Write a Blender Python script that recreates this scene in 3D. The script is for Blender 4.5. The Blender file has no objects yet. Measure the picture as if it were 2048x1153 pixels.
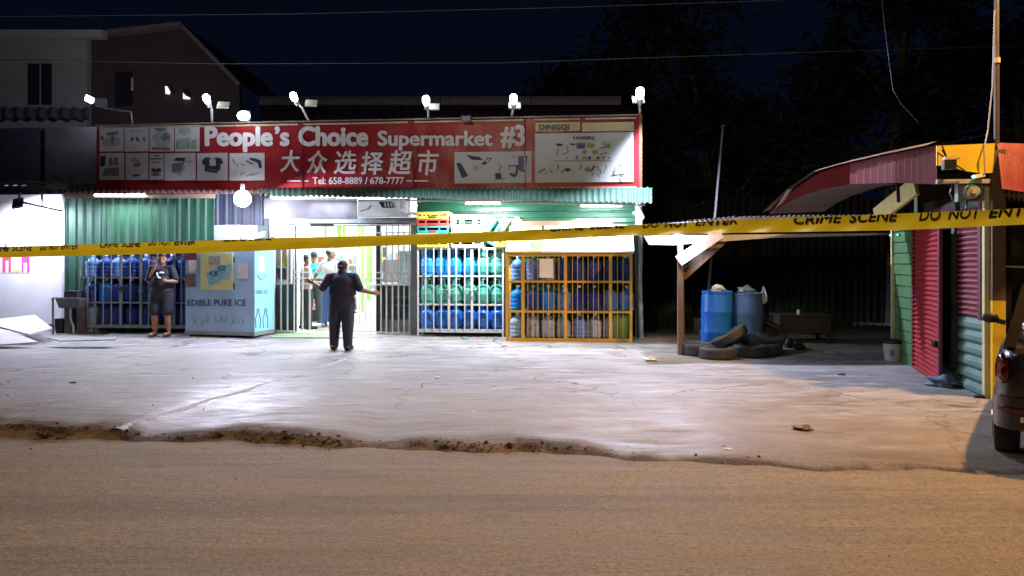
import bpy, bmesh, math, random
from mathutils import Vector, Matrix, Euler
random.seed(7)
R = math.radians
SC = bpy.context.scene
COL = SC.collection

# ------------------------------------------------------------------ camera, world, exposure
FPX, HY, CAMZ = 1480.0, 525.0, 1.7          # focal length and horizon of the photograph in its own pixels
cam_d = bpy.data.cameras.new('camera'); cam = bpy.data.objects.new('camera', cam_d); COL.objects.link(cam)
cam.location = (0, 0, CAMZ); cam.rotation_euler = (R(90), 0, 0)
cam_d.sensor_width = 36; cam_d.lens = 36 * FPX / 2048; cam_d.shift_y = -(576.5 - HY) / 2048
cam_d.clip_start = .05; cam_d.clip_end = 2000
SC.camera = cam
wd = bpy.data.worlds.new('World'); SC.world = wd; wd.use_nodes = True
bg = wd.node_tree.nodes['Background']
bg.inputs['Color'].default_value = (.20, .33, .95, 1); bg.inputs['Strength'].default_value = .0064   # night sky, navy
vs = SC.view_settings; vs.view_transform = 'Standard'; vs.look = 'None'; vs.exposure = 0.3; vs.gamma = 1
SC.cycles.use_denoising = True
SC.cycles.max_bounces = 6; SC.cycles.diffuse_bounces = 3; SC.cycles.glossy_bounces = 3
SC.cycles.transmission_bounces = 6; SC.cycles.transparent_max_bounces = 8
SC.cycles.sample_clamp_indirect = 6; SC.cycles.caustics_reflective = False; SC.cycles.caustics_refractive = False

# ------------------------------------------------------------------ frames and pixel rays (each thing gets its own real depth)
class Frame:
    def __init__(s, ox, oy, deg, oz=0):
        s.o = Vector((ox, oy, oz)); s.t = R(deg)
        s.m = Matrix.Translation(s.o) @ Matrix.Rotation(s.t, 4, 'Z'); s.i = s.m.inverted()
    def w(s, p): return s.m @ Vector(p)
FW = Frame(0, 0, 0)
FS = Frame(0, 15.3, -5.71)                  # shop front: x along the front, y into the shop
FR_ = Frame(5.66, 8.81, -11.95)             # kiosk on the right: y along its wall away from the road, x into the kiosk
def hit(fr, px, py, ax, val):
    d = fr.i.to_3x3() @ Vector(((px - 1024) / FPX, 1, -(py - HY) / FPX)); o = fr.i @ Vector((0, 0, CAMZ))
    return o + d * ((val - o[ax]) / d[ax])
def H(px, py, v): return hit(FS, px, py, 1, v)
def W(px, py, Y): return hit(FW, px, py, 1, Y)
AMP = [(-30, .8), (-5, 1), (-3.9, .9), (-3.5, .12), (-3.1, .5), (-2.4, 1), (-1.75, .85), (-1.3, .22), (-.75, .6), (0, .72), (.55, .42), (1, .06), (1.5, .0), (1.9, .12), (2.5, .0), (4, .0), (40, .0)]
def bank_amp(x):
    for (a, p), (b, q) in zip(AMP, AMP[1:]):
        if a <= x <= b: t = (x - a) / (b - a); t = t * t * (3 - 2 * t); return p + (q - p) * t
    return .1
def gz(x, y):                               # height of the forecourt
    p = FS.i @ Vector((x, y, 0)); v = p.y
    t = min(1, max(0, (v + 2.0) / 1.4)); t = t * t * (3 - 2 * t)
    e = y - (7.45 - .142 * (x + 5.1))       # metres in from the road edge
    edge = .012 + .075 * bank_amp(x)
    q = min(1, max(0, e / 2.2)); q = q * q * (3 - 2 * q)
    return (edge + (.08 - edge) * q) + .12 * t
def gs(u, v): w_ = FS.w((u, v, 0)); return gz(w_.x, w_.y)

# ------------------------------------------------------------------ materials
MATS = {}
def M(name, col, rough=.6, metal=0.0, var=.18, scale=6.0, bump=0.0, bscale=40.0, grime=0.0, gcol=(.06, .05, .04), trans=0.0, coat=0.0, emis=None, es=0.0, ior=1.45, alpha=1.0, stretch=(1, 1, 1)):
    if name in MATS: return MATS[name]
    m = bpy.data.materials.new(name); m.use_nodes = True; nt = m.node_tree; b = nt.nodes['Principled BSDF']
    L = nt.links.new
    tc = nt.nodes.new('ShaderNodeTexCoord'); mp = nt.nodes.new('ShaderNodeMapping'); L(tc.outputs['Object'], mp.inputs['Vector'])
    mp.inputs['Scale'].default_value = stretch
    oi = nt.nodes.new('ShaderNodeObjectInfo'); off = nt.nodes.new('ShaderNodeVectorMath'); off.operation = 'SCALE'
    off.inputs[0].default_value = (13, 7, 5); L(oi.outputs['Random'], off.inputs['Scale']); L(off.outputs[0], mp.inputs['Location'])
    n = nt.nodes.new('ShaderNodeTexNoise'); n.inputs['Scale'].default_value = scale; n.inputs['Detail'].default_value = 5; n.inputs['Roughness'].default_value = .65
    L(mp.outputs[0], n.inputs['Vector'])
    cr = nt.nodes.new('ShaderNodeValToRGB'); cr.color_ramp.elements[0].position = .3; cr.color_ramp.elements[1].position = .72
    lo = [c * (1 - var) for c in col]; hi = [min(1, c * (1 + var * .6)) for c in col]
    cr.color_ramp.elements[0].color = (*lo, 1); cr.color_ramp.elements[1].color = (*hi, 1); L(n.outputs['Fac'], cr.inputs['Fac'])
    out = cr.outputs['Color']
    if grime:
        n2 = nt.nodes.new('ShaderNodeTexNoise'); n2.inputs['Scale'].default_value = scale * .45; n2.inputs['Detail'].default_value = 8; n2.inputs['Roughness'].default_value = .7
        L(mp.outputs[0], n2.inputs['Vector'])
        r2 = nt.nodes.new('ShaderNodeMapRange'); r2.inputs['From Min'].default_value = .48; r2.inputs['From Max'].default_value = .75; r2.inputs['To Max'].default_value = grime; L(n2.outputs['Fac'], r2.inputs['Value'])
        mx = nt.nodes.new('ShaderNodeMix'); mx.data_type = 'RGBA'; L(r2.outputs[0], mx.inputs['Factor']); L(out, mx.inputs['A']); mx.inputs['B'].default_value = (*gcol, 1); out = mx.outputs['Result']
    L(out, b.inputs['Base Color'])
    rr = nt.nodes.new('ShaderNodeMapRange'); rr.inputs['To Min'].default_value = max(.03, rough - .12); rr.inputs['To Max'].default_value = min(1, rough + .12); L(n.outputs['Fac'], rr.inputs['Value']); L(rr.outputs[0], b.inputs['Roughness'])
    b.inputs['Metallic'].default_value = metal; b.inputs['IOR'].default_value = ior
    b.inputs['Transmission Weight'].default_value = trans; b.inputs['Coat Weight'].default_value = coat; b.inputs['Coat Roughness'].default_value = .08
    b.inputs['Alpha'].default_value = alpha
    if emis: b.inputs['Emission Color'].default_value = (*emis, 1); b.inputs['Emission Strength'].default_value = es
    if bump:
        nb = nt.nodes.new('ShaderNodeTexNoise'); nb.inputs['Scale'].default_value = bscale; nb.inputs['Detail'].default_value = 4; L(mp.outputs[0], nb.inputs['Vector'])
        bp = nt.nodes.new('ShaderNodeBump'); bp.inputs['Strength'].default_value = bump; bp.inputs['Distance'].default_value = .02; L(nb.outputs['Fac'], bp.inputs['Height']); L(bp.outputs[0], b.inputs['Normal'])
    MATS[name] = m; return m

# ------------------------------------------------------------------ mesh builder
class MB:
    def __init__(s): s.v = []; s.f = []
    def poly(s, pts): n = len(s.v); s.v += [tuple(p) for p in pts]; s.f.append(tuple(range(n, n + len(pts)))); return s
    def box(s, x0, x1, y0, y1, z0, z1):
        n = len(s.v); s.v += [(x, y, z) for z in (z0, z1) for y in (y0, y1) for x in (x0, x1)]
        s.f += [tuple(n + i for i in q) for q in ((0, 2, 3, 1), (4, 5, 7, 6), (0, 1, 5, 4), (2, 6, 7, 3), (0, 4, 6, 2), (1, 3, 7, 5))]; return s
    def obox(s, c, size, rot=(0, 0, 0)):
        m = Matrix.Translation(Vector(c)) @ Euler(rot).to_matrix().to_4x4(); a = MB(); x, y, z = (q / 2 for q in size); a.box(-x, x, -y, y, -z, z); return s.add(a, m)
    def bar(s, p0, p1, wd_, th, up=(0, 0, 1)):          # rectangular bar between two points
        p0 = Vector(p0); p1 = Vector(p1); d = (p1 - p0); L_ = d.length; d = d / L_; u = Vector(up)
        if abs(d.dot(u)) > .98: u = Vector((0, 1, 0))
        x = d.cross(u).normalized(); z = x.cross(d)
        m = Matrix((( x.x, d.x, z.x, p0.x), (x.y, d.y, z.y, p0.y), (x.z, d.z, z.z, p0.z), (0, 0, 0, 1)))
        a = MB(); a.box(-wd_ / 2, wd_ / 2, 0, L_, -th / 2, th / 2); return s.add(a, m)
    def add(s, o, m=None):
        n = len(s.v); s.v += [tuple(m @ Vector(p)) if m else p for p in o.v]; s.f += [tuple(n + i for i in q) for q in o.f]; return s
    def ring(s, rings, closed=True, caps=(True, True)):
        n0 = len(s.v); k = len(rings[0])
        for r in rings: s.v += [tuple(p) for p in r]
        for i in range(len(rings) - 1):
            a = n0 + i * k; b = a + k
            for j in range(k if closed else k - 1):
                j2 = (j + 1) % k; s.f.append((a + j, a + j2, b + j2, b + j))
        if closed and caps[0]: s.f.append(tuple(n0 + j for j in reversed(range(k))))
        if closed and caps[1]: e = n0 + (len(rings) - 1) * k; s.f.append(tuple(e + j for j in range(k)))
        return s
    def cyl(s, p0, p1, r0, r1=None, n=8, caps=(True, True)):
        return s.tube([p0, p1], [r0, r0 if r1 is None else r1], n, caps)
    def tube(s, pts, r, n=6, caps=(True, True)):
        pts = [Vector(p) for p in pts]; rs = r if isinstance(r, (list, tuple)) else [r] * len(pts); rings = []; prev = None
        for i, p in enumerate(pts):
            d = (pts[min(i + 1, len(pts) - 1)] - pts[max(i - 1, 0)]).normalized()
            if prev is None: x = d.orthogonal().normalized()
            else: x = (prev - d * prev.dot(d)); x = x.normalized() if x.length > 1e-6 else d.orthogonal().normalized()
            prev = x; y = d.cross(x)
            rings.append([p + (x * math.cos(6.28319 * j / n) + y * math.sin(6.28319 * j / n)) * rs[i] for j in range(n)])
        return s.ring(rings, True, caps)
    def lathe(s, prof, c=(0, 0, 0), n=16, sq=0.0):       # profile of (radius, height)
        rings = [[(c[0] + r * math.cos(6.28319 * j / n), c[1] + r * math.sin(6.28319 * j / n), c[2] + z) for j in range(n)] for r, z in prof]
        return s.ring(rings)
    def corr(s, p00, p10, p01, p11, pitch, amp, nl=2, prof='sin', normal=None):   # corrugated sheet, ribs run p00 -> p01
        p00, p10, p01, p11 = map(Vector, (p00, p10, p01, p11)); w_ = (p10 - p00).length
        nw = max(4, int(w_ / pitch * 6)); nv = normal or (p10 - p00).cross(p01 - p00).normalized(); g = []
        for j in range(nl + 1):
            t = j / nl; row = []
            for i in range(nw + 1):
                q = i / nw; ph = q * w_ / pitch
                if prof == 'sin': h = math.sin(6.28319 * ph) * amp
                else: fr = ph % 1; h = amp * (1 if fr < .22 else 0 if .3 < fr < .92 else ((.3 - fr) / .08 if fr <= .3 else (fr - .92) / .08))
                row.append((p00.lerp(p10, q)).lerp(p01.lerp(p11, q), t) + nv * h)
            g.append(row)
        return s.ring(g, False)
    def sph(s, c, r, n=12, k=8):
        r = r if isinstance(r, (list, tuple, Vector)) else (r, r, r)
        return s.ring([[(c[0] + r[0] * math.sin(math.pi * (i + .02) / (k + .04)) * math.cos(6.28319 * j / n), c[1] + r[1] * math.sin(math.pi * (i + .02) / (k + .04)) * math.sin(6.28319 * j / n), c[2] - r[2] * math.cos(math.pi * (i + .02) / (k + .04))) for j in range(n)] for i in range(k + 1)])
    def mesh(s, name, mat, smooth=None, off=None):
        me = bpy.data.meshes.new(name)
        o = off or Vector((0, 0, 0))
        me.from_pydata([(p[0] - o[0], p[1] - o[1], p[2] - o[2]) for p in s.v], [], s.f)
        if mat: me.materials.append(mat)
        if smooth is not None:
            me.shade_smooth(); me.set_sharp_from_angle(angle=R(smooth))
        me.validate(); return me

ANCH = {}
def tag(o, label, cat, group=None):
    o['label'] = label; o['category'] = cat
    if group: o['group'] = group
    return o
def thing(name, label, cat, fr, anchor, group=None):
    o = bpy.data.objects.new(name, None); COL.objects.link(o); o.empty_display_size = .2
    o.location = fr.w(anchor); o.rotation_euler = (0, 0, fr.t); ANCH[o.name] = Vector(anchor)
    return tag(o, label, cat, group)
def part(parent, name, mb, mat, smooth=None):            # mesh authored in the thing's frame
    a = ANCH[parent.name]; me = mb.mesh(name, mat, smooth, a)
    o = bpy.data.objects.new(name, me); COL.objects.link(o); o.parent = parent; ANCH[o.name] = a; return o
def inst(parent, name, me, loc, rot=(0, 0, 0), sc=(1, 1, 1)):   # shared mesh, placed in the thing's frame
    o = bpy.data.objects.new(name, me); COL.objects.link(o); o.parent = parent
    o.location = Vector(loc) - ANCH[parent.name]; o.rotation_euler = rot; o.scale = sc; return o
def solo(name, mb, mat, label, cat, fr, anchor, group=None, smooth=None):   # a thing that is one mesh
    me = mb.mesh(name, mat, smooth, Vector(anchor)); o = bpy.data.objects.new(name, me); COL.objects.link(o)
    o.location = fr.w(anchor); o.rotation_euler = (0, 0, fr.t); ANCH[o.name] = Vector(anchor); return tag(o, label, cat, group)
def struct(name, mb, mat, smooth=None, kind='structure'):
    o = bpy.data.objects.new(name, mb.mesh(name, mat, smooth)); COL.objects.link(o); o['kind'] = kind; ANCH[o.name] = Vector((0, 0, 0)); return o
def copy_tree(root, loc, rotz=None, label=None):
    r = root.copy(); COL.objects.link(r); r.location = loc
    if rotz is not None: r.rotation_euler = (0, 0, rotz)
    if label: r['label'] = label
    def rec(a, b):
        for ch in a.children:
            c = ch.copy(); COL.objects.link(c); c.parent = b; rec(ch, c)
    rec(root, r); ANCH[r.name] = ANCH.get(root.name, Vector()); return r
ORD = ['first', 'second', 'third', 'fourth', 'fifth', 'sixth', 'seventh', 'eighth', 'ninth', 'tenth', 'eleventh', 'twelfth', 'thirteenth', 'fourteenth', 'fifteenth']

# ------------------------------------------------------------------ lettering
def glyphs(body, shear=0):
    c = bpy.data.curves.new('lettering', 'FONT'); c.body = body; c.size = 1; c.shear = shear; c.resolution_u = 3
    o = bpy.data.objects.new('lettering', c); COL.objects.link(o)
    me = bpy.data.meshes.new_from_object(o.evaluated_get(bpy.context.evaluated_depsgraph_get()))
    bpy.data.objects.remove(o); bpy.data.curves.remove(c)
    vs_ = [(v.co.x, v.co.y) for v in me.vertices]; fs = [tuple(p.vertices) for p in me.polygons]; bpy.data.meshes.remove(me)
    return vs_, fs
_cap = max(y for x, y in glyphs('H')[0])
def lettering(mb, body, fr, px0, px1, ytop, ybase, ax, val, bold=0.0, shear=0, fit='cap', sign=-1):
    """flat print on the plane local[ax] = val, filling px0..px1 with capitals from ytop to ybase (photo pixels)"""
    vs_, fs = glyphs(body, shear); xs = [p[0] for p in vs_]; ys = [p[1] for p in vs_]
    x0, x1 = min(xs), max(xs)
    y0, y1 = (0, _cap) if fit == 'cap' else (min(ys), max(ys))
    offs = [(0, 0)] + ([(bold * math.cos(a * .785), bold * .8 * math.sin(a * .785)) for a in range(8)] if bold else [])
    for k, (dx, dy) in enumerate(offs):
        n = len(mb.v)
        for x, y in vs_:
            px = px0 + bold + (px1 - px0 - 2 * bold) * (x - x0) / (x1 - x0) + dx
            py = ybase + (ytop - ybase) * (y - y0) / (y1 - y0) + dy
            p = hit(fr, px, py, ax, val + sign * .00025 * k); mb.v.append(tuple(p))
        mb.f += [tuple(n + i for i in f) for f in fs]
    return mb
def pxpoly(mb, fr, pts, ax, val): return mb.poly([hit(fr, x, y, ax, val) for x, y in pts])
def pxrect(mb, fr, x0, y0, x1, y1, v0, v1):              # box whose front face fills a pixel rectangle at depth v0
    a = hit(fr, x0, y0, 1, v0); b = hit(fr, x1, y1, 1, v0); return mb.box(a.x, b.x, v0, v1, min(a.z, b.z), max(a.z, b.z))
def lamp(parent, kind, loc, power, col, fr, size=.1, aim=None, cone=150, blend=.6, sy=None):
    d = bpy.data.lights.new('light', kind); d.energy = power; d.color = col
    if kind == 'AREA':
        d.size = size
        if sy: d.shape = 'RECTANGLE'; d.size_y = sy
    else: d.shadow_soft_size = size
    if kind == 'SPOT': d.spot_size = R(cone); d.spot_blend = blend
    o = bpy.data.objects.new('light', d); COL.objects.link(o); o.parent = parent
    o.location = Vector(loc) - ANCH[parent.name]
    if aim is not None: o.rotation_euler = (Vector(aim) - Vector(loc)).to_track_quat('-Z', 'Y').to_euler()
    return o
COOL = (.86, .92, 1.0); VIOL = (.78, .8, 1.0); GREENW = (.93, 1.0, .93); SODIUM = (1.0, .55, .19)
# ================================================================== GROUND, ROAD, FORECOURT
def ground_mat(name, c0, c1, c2, rough0, rough1, dirt, dcol, rot, speck=.5, bump=.35, crack=0.0, wet=None):
    m = bpy.data.materials.new(name); m.use_nodes = True; nt = m.node_tree; b = nt.nodes['Principled BSDF']; L = nt.links.new; N = nt.nodes.new
    tc = N('ShaderNodeTexCoord')
    def noise(scale, detail, st=(1, 1, 1), rg=.6, dist=0):
        mp = N('ShaderNodeMapping'); mp.inputs['Scale'].default_value = st; mp.inputs['Rotation'].default_value = (0, 0, rot); L(tc.outputs['Object'], mp.inputs['Vector'])
        n = N('ShaderNodeTexNoise'); n.inputs['Scale'].default_value = scale; n.inputs['Detail'].default_value = detail; n.inputs['Roughness'].default_value = rg; n.inputs['Distortion'].default_value = dist
        L(mp.outputs[0], n.inputs['Vector']); return n.outputs['Fac']
    def rng(x, a, b_, lo=0, hi=1):
        r = N('ShaderNodeMapRange'); r.inputs['From Min'].default_value = a; r.inputs['From Max'].default_value = b_; r.inputs['To Min'].default_value = lo; r.inputs['To Max'].default_value = hi; L(x, r.inputs['Value']); return r.outputs[0]
    def mix(f, a, b_):
        x = N('ShaderNodeMix'); x.data_type = 'RGBA'; L(f, x.inputs['Factor'])
        for s, v in (('A', a), ('B', b_)):
            if isinstance(v, tuple): x.inputs[s].default_value = (*v, 1)
            else: L(v, x.inputs[s])
        return x.outputs['Result']
    big = noise(.55, 6, (.45, 2.0, 1), .6, .4); mid = noise(2.6, 7, (.5, 1.6, 1), .68, .3); fine = noise(38, 3, (1, 1, 1), .7); sp = noise(95, 2, (1, 1, 1), .6)
    col = mix(rng(mid, .40, .60), c0, c1)
    col = mix(rng(noise(1.3, 8, (.6, 1.5, 1), .72, .8), .56, .7, 0, .8), col, c2)
    col = mix(rng(big, .46, .64, 0, dirt), col, dcol)
    col = mix(rng(sp, .58, .72, 0, speck), col, tuple(min(1, q * 2.0 + .05) for q in c1))
    col = mix(rng(fine, .54, .70, 0, .6), col, tuple(q * .45 for q in c0))
    if not wet: col = mix(rng(noise(.8, 6, (.10, 2.4, 1), .62, .2), .50, .62, 0, .38), col, tuple(q * .55 for q in c2)); col = mix(rng(noise(1.6, 6, (.05, 3.0, 1), .6, .1), .56, .66, 0, .45), col, tuple(min(1, q * 1.35) for q in c1)); col = mix(rng(noise(3.5, 8, (.6, 1.4, 1), .75, .5), .62, .70, 0, .6), col, (.045, .036, .026)); col = mix(rng(noise(30, 4, (.8, 1.3, 1), .75), .5, .6, 0, .55), col, tuple(q * .5 for q in c0)); col = mix(rng(noise(55, 3, (1, 1, 1), .8), .57, .68, 0, .6), col, tuple(min(1, q * 1.9) for q in c1))
    rough = rng(mid, .3, .7, rough0, rough1); wetf = None
    if wet:
        sp_ = N('ShaderNodeSeparateXYZ'); L(tc.outputs['Object'], sp_.inputs[0])
        ea = N('ShaderNodeAttribute'); ea.attribute_name = 'edge_dist'; ed = ea.outputs['Fac']
        def mul(p_, q_):
            m_ = N('ShaderNodeMath'); m_.operation = 'MULTIPLY'; L(p_, m_.inputs[0])
            if isinstance(q_, float): m_.inputs[1].default_value = q_
            else: L(q_, m_.inputs[1])
            return m_.outputs[0]
        # short dark scuffs and pits running with the trowel marks
        col = mix(mul(rng(noise(7, 6, (.22, 1.9, 1), .7, .3), .575, .61), .9), col, (.085, .08, .08))
        col = mix(mul(rng(noise(3.1, 8, (.35, 1.5, 1), .7, .6), .56, .63), .7), col, (.36, .355, .35))
        vo = N('ShaderNodeTexVoronoi'); vo.feature = 'DISTANCE_TO_EDGE'; vo.inputs['Scale'].default_value = .42; vm = N('ShaderNodeVectorMath'); vm.operation = 'ADD'; vn = N('ShaderNodeTexNoise'); vn.inputs['Scale'].default_value = 1.4; vn.inputs['Detail'].default_value = 6; L(tc.outputs['Object'], vn.inputs['Vector']); vk = N('ShaderNodeVectorMath'); vk.operation = 'SCALE'; vk.inputs['Scale'].default_value = 1.3; L(vn.outputs['Color'], vk.inputs[0]); L(tc.outputs['Object'], vm.inputs[0]); L(vk.outputs[0], vm.inputs[1]); L(vm.outputs[0], vo.inputs['Vector'])
        col = mix(mul(rng(vo.outputs['Distance'], .012, .004), rng(noise(.7, 3), .42, .55)), col, (.07, .065, .06))
        # brown mud patches, mostly towards the right, then dust and bare earth along the road edge
        col = mix(mul(rng(noise(.9, 7, (.8, 1.7, 1), .66, .5), .50, .58), rng(sp_.outputs['X'], -3.5, 1, .12, .7)), col, (.165, .14, .118))
        col = mix(mul(mul(rng(ed, 3.4, .3), rng(noise(1.0, 7, (.6, 1.3, 1), .7, .5), .30, .56, .25, 1)), rng(sp_.outputs['X'], -4.5, 1.0, .4, 1)), col, (.20, .155, .11))
        col = mix(mul(rng(ed, 1.1, .12), rng(noise(2.4, 7, (.6, 1.5, 1), .7), .34, .52, .35, 1)), col, mix(rng(fine, .42, .6), (.10, .078, .052), (.165, .132, .09)))
        col = mix(mul(rng(ed, .10, .02), rng(noise(1.7, 5, (1, .4, 1), .6), .40, .52)), col, mix(rng(fine, .4, .62), (.035, .024, .016), (.10, .07, .045)))
        col = mix(rng(ed, -.22, -.34), col, (.20, .155, .115))
        earth = rng(ed, .25, .0); rm0 = N('ShaderNodeMix'); L(earth, rm0.inputs['Factor']); L(rough, rm0.inputs['A']); rm0.inputs['B'].default_value = .92; rough = rm0.outputs['Result']
        ds = N('ShaderNodeVectorMath'); ds.operation = 'DISTANCE'; sc2 = N('ShaderNodeVectorMath'); sc2.operation = 'MULTIPLY'; L(tc.outputs['Object'], sc2.inputs[0]); sc2.inputs[1].default_value = (1, .55, 0); L(sc2.outputs[0], ds.inputs[0]); ds.inputs[1].default_value = (wet[0], wet[1] * .55, 0)
        wn = N('ShaderNodeMath'); wn.operation = 'MULTIPLY_ADD'; L(noise(2.2, 5, (1, 1.4, 1), .6), wn.inputs[0]); wn.inputs[1].default_value = -1.1; L(ds.outputs['Value'], wn.inputs[2])
        wetf = mul(rng(wn.outputs[0], .55, -.3, 0, 1), rng(noise(5.5, 6, (.35, 2.0, 1), .68, .4), .44, .60, .1, 1)); rmx = N('ShaderNodeMix'); L(wetf, rmx.inputs['Factor']); L(rough, rmx.inputs['A']); rmx.inputs['B'].default_value = .25; rough = rmx.outputs['Result']; L(rng(wetf, 0, 1, .22, .9), b.inputs['Specular IOR Level'])
        dk = N('ShaderNodeMath'); dk.operation = 'MULTIPLY'; L(wetf, dk.inputs[0]); dk.inputs[1].default_value = .08; col = mix(dk.outputs[0], col, tuple(q * .55 for q in c0))
    L(col, b.inputs['Base Color'])
    L(rough, b.inputs['Roughness'])
    b.inputs['Specular IOR Level'].default_value = .22
    hgt = N('ShaderNodeMath'); hgt.operation = 'ADD'; L(mid, hgt.inputs[0])
    sc_ = N('ShaderNodeMath'); sc_.operation = 'MULTIPLY'; L(fine, sc_.inputs[0]); sc_.inputs[1].default_value = .35; L(sc_.outputs[0], hgt.inputs[1])
    h2 = N('ShaderNodeMath'); h2.operation = 'ADD'; L(hgt.outputs[0], h2.inputs[0])
    rid = noise(9, 6, (.28, 1.7, 1), .62, .5); s2 = N('ShaderNodeMath'); s2.operation = 'MULTIPLY'; L(rng(rid, .35, .68), s2.inputs[0]); s2.inputs[1].default_value = crack; L(s2.outputs[0], h2.inputs[1])
    bp = N('ShaderNodeBump'); bp.inputs['Strength'].default_value = bump; bp.inputs['Distance'].default_value = .03; L(h2.outputs[0], bp.inputs['Height']); L(bp.outputs[0], b.inputs['Normal'])
    return m
RA = R(8.1)
m_road = ground_mat('road_dusty_asphalt', (.158, .124, .078), (.208, .166, .108), (.122, .097, .064), .72, .92, .6, (.20, .15, .088), RA, .5, .5, .1)
m_conc = ground_mat('worn_concrete', (.20, .197, .20), (.275, .27, .275), (.165, .16, .158), .36, .74, .5, (.25, .225, .20), RA, .12, .5, .25, (-3.3, 8.9))
m_dirt = ground_mat('brown_dirt', (.050, .034, .022), (.085, .058, .038), (.035, .024, .016), .8, .95, .4, (.10, .07, .045), RA, .3, 1.0, .4)
m_earth = ground_mat('dark_earth', (.05, .045, .035), (.08, .07, .055), (.04, .045, .03), .85, .98, .4, (.05, .06, .03), 0, .2, 1.0, .4)

def edge_y(x): return 7.45 - .142 * (x + 5.1) + .035 * math.sin(x * 1.9 + .5) + .03 * math.sin(x * 4.3) + .025 * math.sin(x * 9.1 + 1)
g = MB(); S_ = 600
g.box(-S_, S_, -S_, S_, -.6, -.25); struct('ground', g, m_earth)
# the road: a sheet with worn hollows and a shallow fall to its edge
g = MB(); nx, ny = 90, 60; rows = []
for j in range(ny + 1):
    row = []
    for i in range(nx + 1):
        x = -45 + 90 * i / nx; y = -16 + (edge_y(x) + 1.0 + 16) * j / ny
        row.append((x, y, -.004 + .006 * math.sin(x * .9 + y * .4) + .005 * math.sin(y * 2.1 - x * .2)))
    rows.append(row)
g.ring(rows, False); struct('road', g, m_road, 40)
# forecourt slab, running out into a crumbled earth edge along the road
from mathutils import noise as mnoise
def nz(x, y, s, k=0): return mnoise.noise(Vector((x * s, y * s, k)))
XS = [-30 + .5 * i for i in range(44)] + [-8 + .045 * i for i in range(356)] + [8.02 + .5 * i for i in range(14)]
EV = [-.34, -.28, -.23, -.19, -.155, -.12, -.09, -.06, -.035, -.012, .01, .035, .065, .1, .15, .21, .3, .42, .6, .8, 1.05, 1.35, 1.7, 2.1, 2.6, 3.2, 3.9, 4.6, 5.4, 6.2, 7, 7.8, 8.6, 10, 14]
g = MB(); rows = []; att = []
for e in EV:
    row = []
    for x in XS:
        am = bank_amp(x); wv = .10 * nz(x, 0, 1.7, 3) + .05 * nz(x, 0, 5.5, 4); y = edge_y(x) + e * (1 if e > 0 else .95 - .5 * am) + wv * max(0, 1 - abs(e) / .4)
        ze = gz(x, edge_y(x))
        if e >= .0: z = gz(x, edge_y(x) + e)
        else: f = min(1, -e / .26); z = ze * (1 - f) ** (.55 + .5 * nz(x, 0, 2.3, 9)) - .03 * max(0, f - .45)
        rg = max(0, 1 - abs(e + .1) / .28); z += rg * (.15 + am) * (.016 * nz(x, y, 9) + .012 * nz(x, y, 22, 1) + .007 * nz(x, y, 48, 2))
        z += .012 * math.sin(x * 2.3 + e * 3) * math.sin(e * 1.7 + x * .7) * min(1, max(0, e)) + .004 * nz(x, y, 3)
        row.append((x, y, z)); att.append(e + .10 * nz(x, y, 3.1, 6) + .05 * nz(x, y, 9, 7) + .62 * (.35 - am) * (1 if am < .35 else .3))
    rows.append(row)
g.ring(rows, False); fore = struct('forecourt', g, m_conc, 60)
at = fore.data.attributes.new('edge_dist', 'FLOAT', 'POINT'); at.data.foreach_set('value', att)
# crumbled lumps of earth and concrete along the bank
g = MB(); rnd = random.Random(11)
def chunk(x, y, z, r, fl=.7):
    q = MB(); q.sph((0, 0, 0), (r, r, r * fl), 6, 4); q.v = [tuple(c * rnd.uniform(.6, 1.25) for c in p) for p in q.v]
    g.add(q, Matrix.Translation((x, y, z)) @ Euler((rnd.uniform(-.5, .5), rnd.uniform(-.5, .5), rnd.random() * 6)).to_matrix().to_4x4() @ Matrix.Diagonal((rnd.uniform(.7, 1.7), rnd.uniform(.7, 1.2), 1, 1)))
n_ = 0
while n_ < 650:
    x = rnd.uniform(-6.5, 5.0); am = bank_amp(x)
    if rnd.random() > am * (.6 + .8 * nz(x, 0, 1.3, 5)) + .006: continue
    n_ += 1; d = rnd.gauss(-.09, .07) * (.3 + .8 * am); y = edge_y(x) + d; r = min(.04, .003 + rnd.expovariate(1 / .0055)); f = min(1, max(0, -d / .26))
    chunk(x, y, max(.0, gz(x, edge_y(x)) * (1 - f) ** .6) + r * .1, r)
for i in range(260):
    x = rnd.uniform(-7, 6); y = rnd.uniform(3.2, 13); chunk(x, y, gz(x, y) if y > edge_y(x) + .3 else .0, min(.011, .002 + rnd.expovariate(1 / .003)), .4)
gr = struct('gravel', g, M('clods', (.07, .05, .036), .9, var=.6, scale=30, bump=.5), None, 'stuff'); tag(gr, 'brown clods and grit strewn along the broken concrete edge', 'gravel')
# mortar seam across the forecourt slab
g = MB(); P = [W(x, y, 1) for x, y in ((232, 858), (275, 843), (330, 828), (400, 806), (480, 783), (560, 760), (630, 738), (700, 716))]
pts = []
for p in P:
    d = Vector((p.x, 1, p.z - CAMZ)); t = 1.62 / -d.z
    for _ in range(4): q = Vector((0, 0, CAMZ)) + d * t; t = (CAMZ - gz(q.x, q.y)) / -d.z
    q = Vector((0, 0, CAMZ)) + d * t; pts.append(Vector((q.x, q.y, gz(q.x, q.y))))
row = [[], [], [], []]
for i in range(len(pts) - 1):
    for k in range(8):
        p = pts[i].lerp(pts[i + 1], k / 8); wv = .035 + .012 * math.sin(i * 8 + k * 1.7); jx = .02 * math.sin(i * 5 + k * .9)
        z_ = gz(p.x, p.y)
        for q, (dx, dz) in enumerate(((-2.2, -.02), (-.6, .007), (.5, .006), (2.2, -.02))): row[q].append((p.x + jx + dx * wv, p.y, z_ + dz))
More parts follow.
